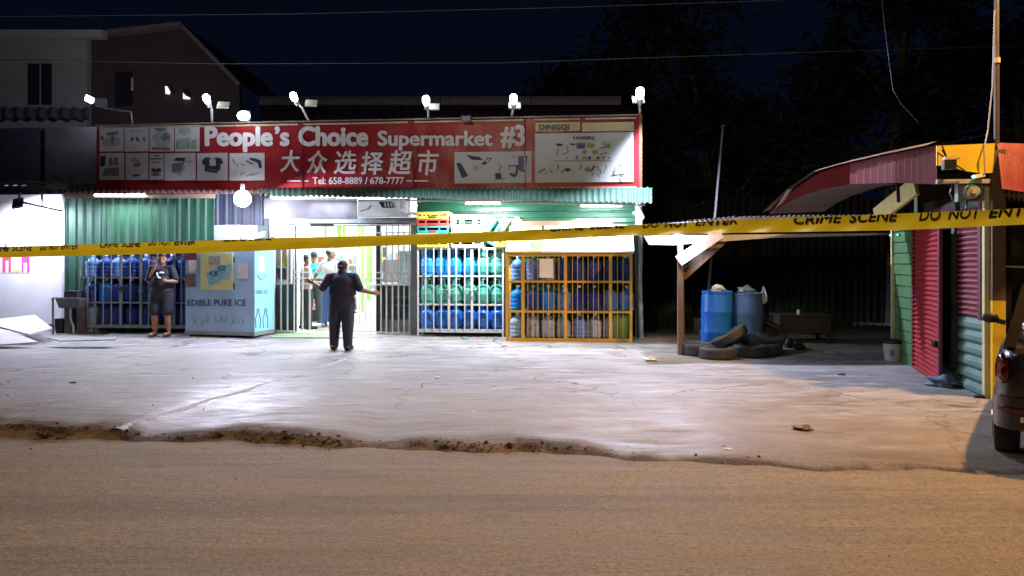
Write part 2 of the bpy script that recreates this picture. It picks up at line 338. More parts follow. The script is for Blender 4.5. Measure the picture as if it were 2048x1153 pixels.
g.ring(row, False); s_ = part(fore, 'mortar_seam', g, M('mortar', (.36, .35, .36), .7, 0, .4, 12, .8), 50)

# ================================================================== helpers for standing things on pixels
def on_ground(px, py, z=None):
    d = Vector(((px - 1024) / FPX, 1, -(py - HY) / FPX)); t = (CAMZ - (.08 if z is None else z)) / -d.z
    if z is None:
        for _ in range(6): q = d * t; t = (CAMZ - gz(q.x, q.y)) / -d.z
    q = Vector((0, 0, CAMZ)) + d * t; return q
# ================================================================== SUPERMARKET
m_green = M('green_painted_zinc', (.010, .066, .036), .6, .0, .3, 3, .15, 60, .5, (.03, .06, .05), stretch=(1, 1, .3))
m_greenc = M('green_canopy_zinc', (.028, .085, .054), .6, .0, .25, 2.5, .1, 50, .35, (.05, .08, .06))
m_gsid = M('green_siding', (.008, .05, .026), .3, .0, .25, 4, .1, 40, .35, (.03, .07, .05), stretch=(.3, 1, 1))
m_white = M('white_wall_paint', (.74, .75, .78), .6, 0, .08, 2.5, .15, 50, .3, (.5, .5, .52))
m_dark = M('dark_panel', (.075, .07, .085), .5, .1, .3, 4, .1, 30)
m_greyst = M('grey_painted_steel', (.30, .33, .37), .45, .5, .2, 8)
m_whst = M('white_painted_steel', (.62, .64, .66), .45, .2, .2, 14, 0, 0, .35, (.28, .25, .22))
m_rust = M('rusty_zinc', (.10, .055, .04), .75, .3, .5, 7, .3, 50)
m_maroon = M('maroon_roof_zinc', (.05, .016, .02), .5, .2, .3, 3, .1, 40)
m_glass = M('shop_glass', (.55, .68, .66), .08, 0, .1, 3, trans=.9, ior=1.2)
m_black = M('black_plastic', (.012, .012, .014), .45, 0, .2)
m_tube = M('lit_tube', (.9, .9, .9), .4, emis=(.9, .97, 1), es=14)
m_bulb = M('lit_bulb', (.9, .9, .9), .4, emis=(.86, .88, 1), es=40)
m_flood = M('lit_floodlight_lens', (.9, .9, .9), .3, emis=(.95, 1, .95), es=26)

store = thing('supermarket_building', 'single storey supermarket of green zinc with a lit barred doorway', 'building', FS, (0, 0, .2))
def uz(px, py, v=0): p = H(px, py, v); return p.x, p.z
uL = H(130, 600, 0).x; uA = H(432, 600, 0).x; uG0 = H(545, 600, 0).x; uG1 = H(832, 600, 0).x; uR = H(1280, 600, 0).x; ZT = 3.35
# green ribbed wall, one sheet after another
w = (uA - uL) / 4
for k in range(4):
    a = uL + k * w; mb = MB(); mb.corr((a, .03 - (k % 2) * .012, .1), (a + w + .03, .03 - (k % 2) * .012, .1), (a, .03 - (k % 2) * .012, ZT), (a + w + .03, .03 - (k % 2) * .012, ZT), .2, -.03, 2, 'trap', Vector((0, 1, 0)))
    part(store, 'wall_sheet', mb, m_green)
mb = MB(); mb.box(uL - .02, uA, .06, .14, .1, ZT); part(store, 'wall', mb, m_dark)
mb = MB(); mb.corr((uA, .0, .1), (uG0 - .05, .0, .1), (uA, .0, ZT), (uG0 - .05, .0, ZT), .2, -.03, 2, 'trap', Vector((0, 1, 0))); part(store, 'wall_sheet', mb, M('navy_zinc', (.014, .02, .04), .6, .0, .3, 3, grime=.3))
# siding in the recess over the cages: horizontal planks
zb = .15
for k in range(14):
    z0 = zb + k * .235; mb = MB()
    mb.ring([[(uG1 + .02, y, z), (uR, y, z)] for y, z in ((.02, z0), (-.012, z0 + .02), (-.006, z0 + .10), (-.018, z0 + .13), (-.004, z0 + .21), (.02, z0 + .228))], False)
    part(store, 'plank', mb, m_gsid)
mb = MB(); mb.box(uG1 + .02, uR, .03, .12, .1, ZT); part(store, 'wall', mb, m_dark)
mb = MB(); mb.box(uR - .06, uR, .125, 8, .1, ZT + .9); part(store, 'side_wall', mb, M('dim_side_wall', (.12, .11, .10), .8, 0, .3, 3, .3))
# room behind the gate
XR0, XR1, YR = uG0 - 1.2, uG1 + 1.6, 6.5
m_int = M('shop_interior_paint', (.82, .84, .80), .6, 0, .05)
mb = MB(); mb.box(XR0, XR1, YR, YR + .1, .15, 3.2); part(store, 'back_wall', mb, m_int)
mb = MB(); mb.box(XR0 - .1, XR0, .15, YR, .15, 3.2); part(store, 'inner_wall', mb, m_int)
mb = MB(); mb.box(XR1, XR1 + .1, .15, YR, .15, 3.2); part(store, 'inner_wall', mb, m_int)
mb = MB(); mb.box(XR0 - .1, XR1 + .1, .15, YR + .1, 3.2, 3.3); part(store, 'ceiling', mb, m_int)
mb = MB(); mb.box(XR0 - .1, XR1 + .1, .0, YR, .13, .205); part(store, 'floor', mb, M('shop_floor_tile', (.66, .66, .64), .3, 0, .1, 5))
def pxg(name, x0, y0, x1, y1, v, th, mat):               # slab whose front fills a pixel rectangle
    mb = MB(); pxrect(mb, FS, x0, y0, x1, y1, v, v + th); return part(store, name, mb, mat)
# green paint bands on the back wall
m_lime = M('lime_green_paint', (.32, .70, .14), .5, 0, .06)
for x0, y0, x1, y1 in ((628, 452, 652, 478), (672, 452, 690, 560), (716, 452, 728, 640), (600, 455, 612, 560), (640, 520, 668, 533), (733, 470, 744, 600)): pxg('wall_band', x0, y0, x1, y1, YR - .02, .015, m_lime)
# dark fascia over the gate and the white box beside it, steel lintel and posts
pxg('fascia_panel', 528, 398, 714, 437, -.06, .05, m_dark)
pxg('lintel', 540, 437, 833, 446, -.05, .06, m_greyst)
pxg('lintel', 548, 446, 833, 452, -.03, .05, m_black)
box_ = thing('air_conditioner', 'white air conditioner casing over the gate with a dark louvre and grille', 'air conditioner', FS, H(765, 434, -.3))
mb = MB(); pxrect(mb, FS, 716, 403, 816, 433, -.32, -.07); part(box_, 'casing', mb, M('white_casing', (.62, .66, .66), .45, 0, .1, 5, grime=.25))
mb = MB(); pxrect(mb, FS, 716, 399, 816, 402.5, -.33, -.32); part(box_, 'top_strip', mb, m_dark)
mb = MB(); pxpoly(mb, FS, [(757, 404), (783, 404), (789, 416), (764, 416)], 1, -.325); lv = part(box_, 'louvre', mb, m_black)
for k in range(3):
    mb = MB(); pxpoly(mb, FS, [(768 + k * 6, 406), (771 + k * 6, 406), (773 + k * 6, 414), (770 + k * 6, 414)], 1, -.327); part(lv, 'slat', mb, m_whst)
mb = MB(); mb.tube([H(720, 423, -.325), H(735, 419, -.325), H(743, 411, -.325)], .006, 5); part(box_, 'cable', mb, m_black)
for x, y0, y1 in ((797, 398, 420), (808, 398, 424), (818, 396, 430)):
    mb = MB(); mb.bar(H(x, y0, -.4), H(x, y1, -.4), .05, .05); part(box_, 'bracket', mb, m_whst)
mb = MB(); mb.bar(H(797, 419, -.43), H(836, 430, -.43), .05, .05); part(box_, 'bracket', mb, m_whst)
for x0, x1, m_ in ((540, 548, m_greyst), (821, 832, m_greyst)):
    pxg('gate_post', x0, 446, x1, 668, -.06, .1, m_greyst)
pxg('door_post', 585, 450, 592, 664, -.02, .08, m_black)
pxg('door_post', 753, 450, 760, 664, -.02, .08, m_black)

# ---- roof over the shop, ridge flashing, canopy sheets and rusty eave
mb = MB(); a = H(525, 240, .25); b = H(1285, 240, .25)
p0, p1 = Vector((a.x, .25, 4.75)), Vector((b.x, .25, 4.75)); t0 = H(520, 213, 3.2); t1 = H(1240, 213, 3.2)
mb.corr(p0, p1, t0, t1, .25, .03, 3); part(store, 'roof', mb, m_maroon)
for k in range(4):
    q0 = H(520 + k * 181, 205, 3.2); q1 = H(520 + (k + 1) * 180.5, 205, 3.2)
    mb = MB(); mb.bar(q0, q1, .10, .15); mb.bar(q0 + Vector((0, .05, .12)), q1 + Vector((0, .05, .12)), .12, .04); part(store, 'ridge_flashing', mb, M('pale_flashing', (.20, .17, .19), .55, .3, .3))
mb = MB(); mb.box(uL - .6, uR, .16, .2, ZT, 4.7); part(store, 'parapet', mb, m_dark)
cs = [(520, 600), (598, 690), (688, 790), (788, 890), (888, 990), (988, 1095), (1093, 1200), (1198, 1304)]
for k, (xa, xb) in enumerate(cs):
    def pt(x, back):
        f = (x - 520) / 784
        if back: p = H(x, 378 - 2 * f, -.42)
        else: p = H(x, 392 + 15 * f ** 1.1, -.62 - .62 * f)
        return p + Vector((0, 0, .006 * (k % 2)))
    mb = MB(); mb.corr(pt(xa, 1), pt(xb, 1), pt(xa, 0), pt(xb, 0), .115, .014, 3, 'sin', Vector((0, -.4, .9)))
    part(store, 'canopy_sheet', mb, m_greenc)
for x, y in ((840, 400), (1262, 404)):
    f = (x - 520) / 784; mb = MB(); mb.bar(H(x, y, -.05), H(x, y + 2, -.55 - .6 * f), .05, .07); part(store, 'canopy_bracket', mb, m_whst)
f0, f1 = H(545, 394.5, -.6), H(1290, 407, -1.18); mb = MB(); mb.bar(f0 - Vector((0, -.04, .02)), f1 - Vector((0, -.04, .03)), .03, .03); part(store, 'canopy_purlin', mb, m_whst)
# rusty eave on the left half
for k in range(5):
    xa, xb = 60 + k * 94, 60 + (k + 1) * 94 + 6; mb = MB()
    mb.corr(H(xa, 379, -.3), H(xb, 379, -.3), H(xa, 386 + k % 2, -.95), H(xb, 386 + (k * 2) % 3, -.95), .14, .016, 2, 'sin', Vector((0, -.2, 1)))
    part(store, 'eave_sheet', mb, m_rust)
mb = MB(); mb.bar(H(130, 391, -.15), H(430, 391.5, -.15), .06, .12); part(store, 'eave_beam', mb, M('old_timber', (.22, .15, .09), .8, 0, .4, 10, .3, stretch=(.2, 1, 1)))
# downpipe and bags at the right end
mb = MB(); mb.tube([H(1279, 405, -.35), H(1282, 470, -.33), H(1280, 560, -.34), H(1283, 688, -.33)], .045, 8); part(store, 'downpipe', mb, M('dirty_white_pipe', (.45, .50, .50), .5, 0, .3, 8, grime=.5), 40)
mb = MB(); mb.bar(H(1268, 400, -.4), H(1287, 436, -.4), .04, .04); mb.bar(H(1266, 425, -.4), H(1287, 438, -.4), .05, .05); part(store, 'canopy_strut', mb, m_whst)
mb = MB(); mb.box(uR - .1, uR + .02, -.2, .02, .1, ZT); part(store, 'corner_post', mb, M('weathered_grey_post', (.25, .26, .24), .7, 0, .3))

# ---- gate: every bar a piece
m_bar = m_whst
gate = thing('barred_gate', 'pale steel barred gate of the supermarket with an open middle', 'gate', FS, H(690, 667, -.08))
barm = MB().box(-.011, .011, -.011, .011, 0, 1).mesh('bar', m_bar)
def vbar(th, px, y0, y1, v, w_=1.0, name='bar'):
    a = H(px, y1, v); b = H(px, y0, v); return inst(th, name, barm, (a.x, v, a.z), sc=(w_, w_, b.z - a.z))
railm = MB().box(0, 1, -.012, .012, -.013, .013).mesh('rail', m_bar)
def hbar(th, x0, x1, py, v, w_=1.0, name='rail'):
    a = H(x0, py, v); b = H(x1, py, v); return inst(th, name, railm, (a.x, v, (a.z + b.z) / 2), sc=(b.x - a.x, w_, w_))
GV = -.11
for x in (548, 562, 575, 588): vbar(gate, x, 452, 664, GV, 1.2)
for y in (452, 466, 568, 662): hbar(gate, 548, 590, y, GV - .024, 1.1)
for x in (594, 605, 619): vbar(gate, x, 449, 664, GV, 1.15)
hbar(gate, 592, 619, 450, GV - .024); hbar(gate, 588, 620, 545, GV - .024, 1.2); hbar(gate, 588, 620, 557, GV - .024, 1.2); hbar(gate, 588, 620, 568, GV - .024, 1.2)
for x in (673, 684, 696, 708, 720, 731, 742, 752): vbar(gate, x, 449, 664, GV, .75)
hbar(gate, 668, 752, 450, GV - .02); hbar(gate, 715, 752, 560, GV - .02, .9); hbar(gate, 668, 752, 663, GV - .02)
for x in (762, 773, 785, 797, 808, 819): vbar(gate, x, 450, 667, GV, 1.2)
for y in (450, 466, 546, 557.5, 570, 666): hbar(gate, 752, 821, y, GV - .024, 1.1)
# glass and tin behind the side panels
pxg('window_pane', 761, 468, 820, 640, .05, .008, m_glass)
pxg('lower_panel', 761, 570, 821, 665, .08, .02, M('grey_green_tin', (.30, .36, .35), .5, .2, .2, 4, grime=.4))
pxg('side_panel', 549, 568, 586, 664, .06, .02, M('blue_grey_tin', (.08, .12, .16), .5, .2, .2, 4, grime=.4))
m_paper = M('notice_paper', (.78, .79, .78), .8, 0, .05)
for x0, y0, x1, y1 in ((766, 520, 800, 566), (765, 495, 772, 515), (806, 505, 814, 525)): pxg('notice', x0, y0, x1, y1, .035, .004, m_paper)
for x0, y0, x1, y1 in ((785, 592, 797, 598), (803, 592, 818, 598), (786, 609, 797, 614), (803, 609, 818, 614)): pxg('sticker', x0, y0, x1, y1, .072, .004, m_paper)
# lit tubes and bulb under the eave
def tube_light(x0, x1, y, v, power, label, vis=1.0):
    c = H((x0 + x1) / 2, y, v); t = thing('tube_light', label, 'light', FS, c, 'lit tubes under the eave')
    a, b = H(x0, y, v), H(x1, y, v); mb = MB(); mb.cyl(a, b, .018 * vis, n=8); part(t, 'tube', mb, m_tube, 40)
    mb = MB(); mb.box(a.x - .02, b.x + .02, v - .03, v + .03, c.z + .03, c.z + .08); part(t, 'batten', mb, m_whst)
    for q in (a, b): mb = MB(); mb.obox(q, (.03, .035, .06)); part(t, 'end_cap', mb, m_whst)
    lamp(t, 'AREA', c - Vector((0, .0, .05)), power, (.86, .93, 1), FS, b.x - a.x, c - Vector((0, .25 if v > -.9 else -.8, 1)), sy=.08)
tube_light(190, 292, 391, -.35, 60, 'lit fluorescent tube above the green ribbed wall, left of the round bulb', 1.6)
tube_light(612, 690, 391.5, -.30, 40, 'lit fluorescent tube above the dark panel over the gate')
tube_light(930, 1002, 407.5, -.98, 190, 'lit fluorescent tube on the green siding above the white crates')
tube_light(1160, 1245, 412, -.92, 130, 'lit fluorescent tube on the green siding near its right end')
bl = thing('round_bulb', 'round dazzling white bulb hanging from the eave beside the gate', 'light', FS, H(485, 397, -.75))
c = H(485, 398, -.75); mb = MB(); mb.sph(c, .17, 16, 12); part(bl, 'globe', mb, m_bulb, 60)
mb = MB(); mb.cyl(c + Vector((0, 0, .14)), c + Vector((0, 0, .3)), .05, .04, 10); part(bl, 'holder', mb, m_whst)
lamp(bl, 'POINT', c + Vector((0, -.22, -.12)), 420, VIOL, FS, .12)
for x, y in ((1245, 414), (1184, 418)): pass
# ---- lights inside
for k, (xx, yy) in enumerate(((-3.6, 1.3), (-2.6, 3.4), (-4.2, 4.8), (-1.6, 1.6))):
    p = Vector((xx, yy, 3.15)); t = thing('ceiling_light', ['lit ceiling panel just inside the gate', 'lit ceiling panel in the middle of the shop', 'lit ceiling panel at the back of the shop', 'lit ceiling panel over the right counter in the shop'][k], 'light', FS, p, 'shop ceiling lights')
    mb = MB(); mb.box(xx - .5, xx + .5, yy - .25, yy + .25, 3.13, 3.16); part(t, 'diffuser', mb, m_tube)
    mb = MB(); mb.box(xx - .53, xx + .53, yy - .28, yy + .28, 3.161, 3.199); part(t, 'frame', mb, m_whst)
    lamp(t, 'AREA', p - Vector((0, 0, .04)), 135, (.97, 1, .95), FS, 1.0, p - Vector((0, .0, 1)), sy=.5)

# ================================================================== BILLBOARD
m_red = M('red_vinyl', (.36, .022, .03), .33, 0, .3, 2.0, .35, 5, .6, (.20, .04, .05), stretch=(1, 1, .35))
m_cream = M('cream_batten', (.55, .45, .32), .5, 0, .25, 6)
m_vin = M('white_vinyl', (.62, .64, .66), .42, 0, .06, 2, .06, 5)
m_let = M('white_lettering', (.74, .76, .77), .45, 0, .05)
m_ink = M('print_dark_blue', (.045, .06, .11), .5, 0, .4, 20)
m_inkg = M('print_grey', (.20, .23, .28), .5, 0, .5, 18)
m_inkb = M('print_tan', (.40, .30, .16), .5, 0, .4, 18)
m_inkl = M('print_pale', (.42, .45, .50), .5, 0, .3, 16)
SV = -.40
sign = thing('billboard', 'long red shop billboard with white lettering across the supermarket front', 'sign', FS, H(735, 373, SV))
for k, (x0, x1) in enumerate(((193, 400), (400, 605), (605, 825.5), (825.5, 1050.5), (1050.5, 1281))):
    a, b = H(x0, 0, SV).x, H(x1, 0, SV).x; z0, z1 = 3.16, 4.58; mb = MB(); rows = []; n = 24
    for j in range(9):
        t = j / 8; rows.append([(a + .006 + (b - a - .012) * i / n, SV - .004 + .013 * math.sin(i * .55 + j * .4 + k) * math.sin(j * 1.1 + k * 2) * (1 if 0 < i < n and 0 < j < 8 else 0), z0 + (z1 - z0) * t) for i in range(n + 1)])
    mb.ring(rows, False); part(sign, 'vinyl_panel', mb, m_red, 60)
mb = MB(); mb.box(H(193, 0, SV).x, H(1281, 0, SV).x, SV + .03, SV + .12, 3.14, 4.6); part(sign, 'backing', mb, m_dark)
for x0, x1 in ((198, 330), (333, 470), (473, 596), (608, 700), (703, 815), (830, 938), (941, 1047), (1068, 1160), (1170, 1272)):
    for z_ in (4.555, 3.185):
        a, b = H(x0, 0, SV).x, H(x1, 0, SV).x; mb = MB(); mb.bar((a, SV - .02, z_), (b, SV - .02, z_), .03, .03); part(sign, 'batten', mb, m_cream)
for x in (606, 826, 1050):
    mb = MB(); mb.tube([(H(x + dx, 0, SV).x, SV - .012, 3.17 + 1.39 * q) for q, dx in ((0, 0), (.25, .8), (.5, -.6), (.75, .5), (1, -.5))], .012, 5); part(sign, 'seam', mb, M('dark_red_seam', (.20, .02, .025), .4), 60)
mb = MB(); mb.box(H(1281, 0, SV).x - .03, H(1281, 0, SV).x + .03, SV - .03, SV + .12, 3.13, 4.62); part(sign, 'end_post', mb, M('orange_brown_post', (.28, .10, .05), .5))
mb = MB(); mb.box(H(193, 0, SV).x - .03, H(1281, 0, SV).x, SV - .02, SV + .12, 4.602, 4.63); part(sign, 'top_cap', mb, M('weathered_cap', (.30, .24, .20), .6))
V1, V2 = SV - .012, SV - .018
def sgn(name, body, x0, x1, yt, yb, mat=m_let, bold=0, shear=0, fit='cap', parent=sign, v=None):
    mb = MB(); lettering(mb, body, FS, x0, x1, yt, yb, 1, V2 if v is None else v, bold, shear, fit); return part(parent, name, mb, mat)
sgn('lettering', "People", 409, 546, 255, 291, bold=2.5); sgn('lettering', "’s", 549, 579, 255, 291, bold=2.2)
sgn('lettering', 'Choice', 596, 737, 255, 291, bold=2.5)
sgn('lettering', 'Supermarket', 755, 985, 263, 291, bold=1.5)
sgn('lettering', '#3', 1001, 1050, 252, 291, bold=2.2)
for ch, x0, x1, y0, y1 in (('大', 560, 600, 301, 344), ('众', 613, 655, 302, 347), ('选', 667, 713, 302, 348), ('择', 722, 767, 304, 349), ('超', 776, 824, 302, 349), ('市', 836, 878, 301, 350)):
    sgn('lettering', ch, x0, x1, y0, y1, bold=1.0, shear=.12, fit='box')
sgn('lettering', 'Tel: 658-8889 / 678-7777', 625, 808, 355, 368.5, bold=.45)
for x0, x1 in ((574, 602), (608, 617), (813, 824), (828, 857)):
    mb = MB(); pxpoly(mb, FS, [(x0, 361), (x1, 361), (x1, 363.5), (x0, 363.5)], 1, V2); part(sign, 'dash', mb, m_let)
# picture panels and their prints
def panel(x0, y0, x1, y1, prints):
    mb = MB(); pxrect(mb, FS, x0, y0, x1, y1, V1 - .006, V1); p = part(sign, 'picture_panel', mb, m_vin)
    for k, (mat, pts) in enumerate(prints):
        mb = MB(); pxpoly(mb, FS, pts, 1, V1 - .008 - .0006 * k); part(p, 'print', mb, mat)
def blob(cx, cy, rx, ry, n=9, s=1, j=.3):
    r_ = random.Random(int(cx * 7 + cy * 13 + s)); return [(cx + rx * math.cos(6.283 * i / n) * (1 + r_.uniform(-j, j)), cy + ry * math.sin(6.283 * i / n) * (1 + r_.uniform(-j, j))) for i in range(n)]
def stick(x0, y0, x1, y1, w_): 
    d = math.hypot(x1 - x0, y1 - y0); nx_, ny_ = -(y1 - y0) / d * w_ / 2, (x1 - x0) / d * w_ / 2; return [(x0 + nx_, y0 + ny_), (x1 + nx_, y1 + ny_), (x1 - nx_, y1 - ny_), (x0 - nx_, y0 - ny_)]
panel(199, 251, 247, 303, [(m_inkl, blob(222, 285, 18, 12)), (m_inkg, [(213, 266), (236, 263), (237, 268), (228, 270), (227, 290), (223, 290), (222, 271), (214, 272)]), (m_inkg, blob(204, 277, 4, 4))])
panel(249, 251, 297, 303, [(m_ink, stick(262, 283, 266, 275, 4)), (m_ink, stick(272, 275, 278, 284, 4)), (m_inkg, stick(259, 263, 267, 262, 2)), (m_inkg, blob(289, 279, 3, 5)), (m_inkl, stick(272, 262, 284, 264, 2))])
panel(299, 251, 348, 303, [(m_inkl, blob(325, 280, 21, 20)), (m_inkg, blob(322, 258, 14, 5)), (m_inkg, stick(304, 297, 340, 299, 5)), (m_inkg, blob(331, 275, 10, 8))])
panel(350, 251, 399, 303, [(M('print_green', (.35, .45, .36), .5), [(356, 278), (380, 276), (378, 299), (355, 299)]), (m_inkl, blob(368, 262, 12, 9)), (M('print_green', (.35, .45, .36), .5), [(382, 281), (394, 278), (393, 299), (381, 299)]), (m_inkg, stick(354, 282, 354, 297, 3)), (m_inkg, stick(378, 284, 378, 296, 3))])
panel(199, 307, 248, 360, [(m_ink, [(200, 313), (212, 312), (210, 333), (200, 334)]), (m_inkg, [(217, 318), (224, 314), (226, 332), (217, 332)]), (m_inkg, [(228, 316), (235, 314), (236, 331), (228, 331)]), (m_inkg, [(209, 337), (238, 335), (238, 352), (205, 352)])])
panel(251, 307, 296, 360, [(m_inkb if 0 else m_inkg, blob(274, 330, 7, 6)), (m_inkl, blob(272, 322, 10, 6)), (m_ink, stick(265, 352, 279, 350, 4))])
panel(299, 308, 327, 360, [(m_ink, stick(308, 312, 320, 312, 2.2)), (m_ink, stick(301, 318, 325, 318, 2.2)), (m_inkg, stick(302, 325, 324, 325, 2)), (m_ink, [(303, 338), (309, 336), (312, 340), (316, 336), (322, 338), (323, 344), (302, 344)]), (m_inkg, blob(312, 349, 10, 4.5, j=.1))])
panel(329, 307, 391, 361, [(m_inkl, blob(358, 337, 14, 14)), (m_ink, [(347, 322), (352, 316), (372, 316), (366, 323)]), (m_ink, [(366, 323), (371, 318), (366, 331)]), (m_inkg, [(344, 328), (366, 326), (364, 342), (345, 346)]), (m_inkl, stick(372, 325, 384, 323, 3))])
panel(394, 307, 455, 361, [(m_ink, [(403, 324), (409, 316), (416, 315), (425, 319), (435, 315), (443, 318), (447, 328), (441, 328), (441, 337), (434, 347), (409, 343), (410, 331), (406, 329)]), (m_vin, [(419, 319), (431, 319), (432, 332), (419, 332)]), (m_inkg, stick(415, 340, 434, 342, 2))])
panel(459, 307, 529, 361, [(m_inkg, stick(465, 318, 476, 333, 1.6)), (m_inkg, stick(465, 318, 468, 331, 1.4)), (m_ink, stick(492, 322, 506, 329, 2.6)), (m_ink, [(498, 316), (511, 317), (522, 322), (524, 336), (518, 337), (515, 326), (500, 320)]), (m_inkg, stick(482, 328, 488, 332, 2)), (m_inkg, stick(480, 350, 489, 345, 2)), (m_inkg, stick(493, 353, 507, 346, 2)), (m_inkg, stick(503, 352, 518, 346, 2)), (m_inkl, stick(466, 345, 476, 342, 2)), (m_inkl, stick(485, 316, 489, 315, 1.5))])
panel(909, 305, 1063, 366, [(m_ink, [(912, 327), (921, 326), (936, 352), (924, 357)]), (m_ink, [(932, 310), (960, 315), (966, 321), (943, 320)]), (m_ink, [(962, 329), (976, 315), (984, 317), (971, 330)]), (m_vin, [(969, 324), (977, 317), (980, 318), (974, 325)]), (m_ink, [(990, 347), (1001, 346), (1003, 358), (991, 360)]), (m_inkg, stick(997, 344, 1003, 332, 2.2)), (m_inkg, stick(1003, 332, 996, 327, 1)), (m_inkg, [(988, 359), (1013, 356), (1006, 360)]), (m_ink, stick(1018, 339, 1019, 332, 2)), (m_ink, stick(1019, 332, 1035, 332, 2)), (m_ink, stick(1035, 331, 1032, 352, 4)), (m_ink, [(1019, 345), (1032, 350), (1030, 356), (1020, 350)]), (M('print_blue', (.06, .09, .26), .4), [(1036, 313), (1055, 313), (1051, 345), (1037, 342)]), (m_vin, stick(1049, 315, 1050, 340, 2)), (m_inkl, blob(951, 336, 5, 6)), (m_inkl, blob(1028, 314, 3, 3))])
prs = [(m_inkg, stick(1114, 312, 1116, 296, 2)), (m_ink, blob(1119, 290, 6, 3)), (m_inkg, stick(1136, 304, 1134, 292, 2)), (m_inkg, stick(1126, 309, 1136, 305, 2)), (m_ink, blob(1145, 289, 5, 2)), (m_inkg, [(1153, 286), (1171, 286), (1171, 298), (1153, 298)]), (M('print_blue', (.06, .09, .26), .4), [(1155, 289), (1168, 289), (1168, 297), (1155, 297)]), (m_inkb, blob(1182, 292, 9, 6)), (m_inkg, stick(1198, 297, 1222, 294, 2.5)), (m_inkg, stick(1207, 284, 1209, 296, 2.5)), (m_inkb, blob(1216, 291, 5, 5)), (m_inkb, blob(1169, 305, 5, 4)), (m_inkb, blob(1190, 306, 6, 5)), (m_inkb, blob(1168, 316, 5, 4)), (m_inkg, blob(1154, 315, 3, 4)), (m_ink, blob(1179, 316, 3, 3)), (m_ink, blob(1196, 316, 4, 2.5)), (m_inkg, blob(1207, 316, 3, 2.5)), (m_inkg, blob(1218, 316, 3, 2)), (m_inkg, stick(1200, 309, 1214, 306, 2)), (m_inkb, stick(1108, 323, 1224, 321, 1.6)), (m_ink, stick(1133, 317, 1135, 316, 3)),
       (m_inkg, stick(1076, 346, 1090, 338, 3)), (m_ink, stick(1091, 349, 1093, 345, 2)), (m_ink, stick(1099, 341, 1105, 346, 2)), (m_inkg, stick(1100, 335, 1101, 338, 2)), (m_inkg, stick(1122, 346, 1132, 338, 3)), (m_ink, [(1127, 339), (1137, 336), (1143, 341), (1135, 344)]), (m_inkg, stick(1146, 348, 1149, 345, 2)), (m_inkb, blob(1175, 340, 6, 5)), (m_ink, stick(1182, 344, 1189, 332, 3.5)), (m_inkg, stick(1195, 331, 1196, 340, 2)), (m_inkg, stick(1199, 338, 1203, 349, 3)), (m_inkg, stick(1184, 352, 1186, 347, 3)), (m_inkb, stick(1224, 345, 1250, 342, 3)), (m_inkb, stick(1229, 335, 1230, 346, 3)), (m_ink, stick(1239, 330, 1239, 334, 3)), (m_ink, stick(1240, 348, 1243, 356, 3)), (m_inkg, stick(1246, 343, 1251, 341, 3)),
       (m_ink, stick(1116, 329.5, 1116, 339.5, 2)), (m_ink, stick(1161, 329.5, 1161, 339.5, 2)), (m_ink, stick(1212, 329.5, 1212, 339.5, 2))]
panel(1070, 268, 1267, 364, prs)
sgn('lettering', '9 POWERFUL', 1146, 1190, 273.5, 280, m_ink, bold=.35, v=V1 - .03)
mb = MB(); pxrect(mb, FS, 1071, 246, 1160, 262, V1 - .006, V1); part(sign, 'cream_strip', mb, M('cream_strip', (.58, .55, .33), .45, 0, .15, 3))
mb = MB(); pxrect(mb, FS, 1164, 246, 1268, 262, V1 - .006, V1); part(sign, 'cream_strip', mb, M('cream_strip', (.6, .6, .35), .45, 0, .15, 3))
sgn('lettering', 'DINGQI', 1078, 1138, 250, 260, m_ink, bold=.35, v=V1 - .012)

# ================================================================== FLOODLIGHTS ON THE SIGN
def solar_lamp(px, py, tilt, aim, power, label, base_dx=6, cone=128, size=.74, panel_dx=10, col=(.70, .75, 1)):
    v = -.72; c = H(px, py, v); t = thing('solar_floodlight', label, 'floodlight', FS, (H(px + base_dx, 238, SV).x, SV, 4.63), 'solar floodlights along the billboard top')
    base = Vector((H(px + base_dx, 238, SV).x, SV + .02, 4.625)); neck = c + Vector((.0, .16, -.12 * size))
    mb = MB(); mb.tube([base, base.lerp(neck, .6) + Vector((0, .03, .05)), neck], .025, 6); part(t, 'arm', mb, m_whst, 50)
    q = Matrix.Translation(c) @ Euler((R(20), tilt, 0)).to_matrix().to_4x4()
    a = MB(); a.lathe([(.02, -.13), (.07, -.12), (.098, -.03), (.095, .05), (.06, .10), (.01, .115)], (0, 0, 0), 12); mb = MB(); mb.add(a, q @ Matrix.Scale(size, 4)); part(t, 'lens', mb, m_flood, 50)
    a = MB(); a.lathe([(.04, -.27), (.06, -.25), (.075, -.155), (.02, -.15)], (0, 0, 0), 12); mb = MB(); mb.add(a, q @ Matrix.Scale(size, 4)); part(t, 'housing', mb, m_whst, 50)
    pc = c + Vector((panel_dx * .0103, .22, -.1)); mb = MB(); mb.obox(pc, (.24, .03, .17), (R(-35), 0, .15)); part(t, 'solar_panel', mb, M('pale_panel', (.42, .47, .40), .35, 0, .15, 5))
    lamp(t, 'SPOT', c + Vector((0, -.2, -.05)), power * .70, col, FS, .08, c + Vector(aim), cone, .55)
solar_lamp(413, 197, -.2, (-.3, -1, -.9), 420, 'solar floodlight on the billboard above the word starting with P, pale panel at its side', 10, panel_dx=24, col=(.70, .72, 1))
solar_lamp(587, 193, -.35, (-.2, -1, -.85), 520, 'solar floodlight leaning left on a slanted arm above the second lettering word', 30, panel_dx=28, col=(.72, .75, 1))
solar_lamp(852, 200, 0, (0, -1, -.85), 520, 'upright solar floodlight above the middle of the billboard', 4)
solar_lamp(1027, 197, 0, (0, -1, -.85), 520, 'upright solar floodlight with a square panel above the white picture of gadgets', -4, panel_dx=0)
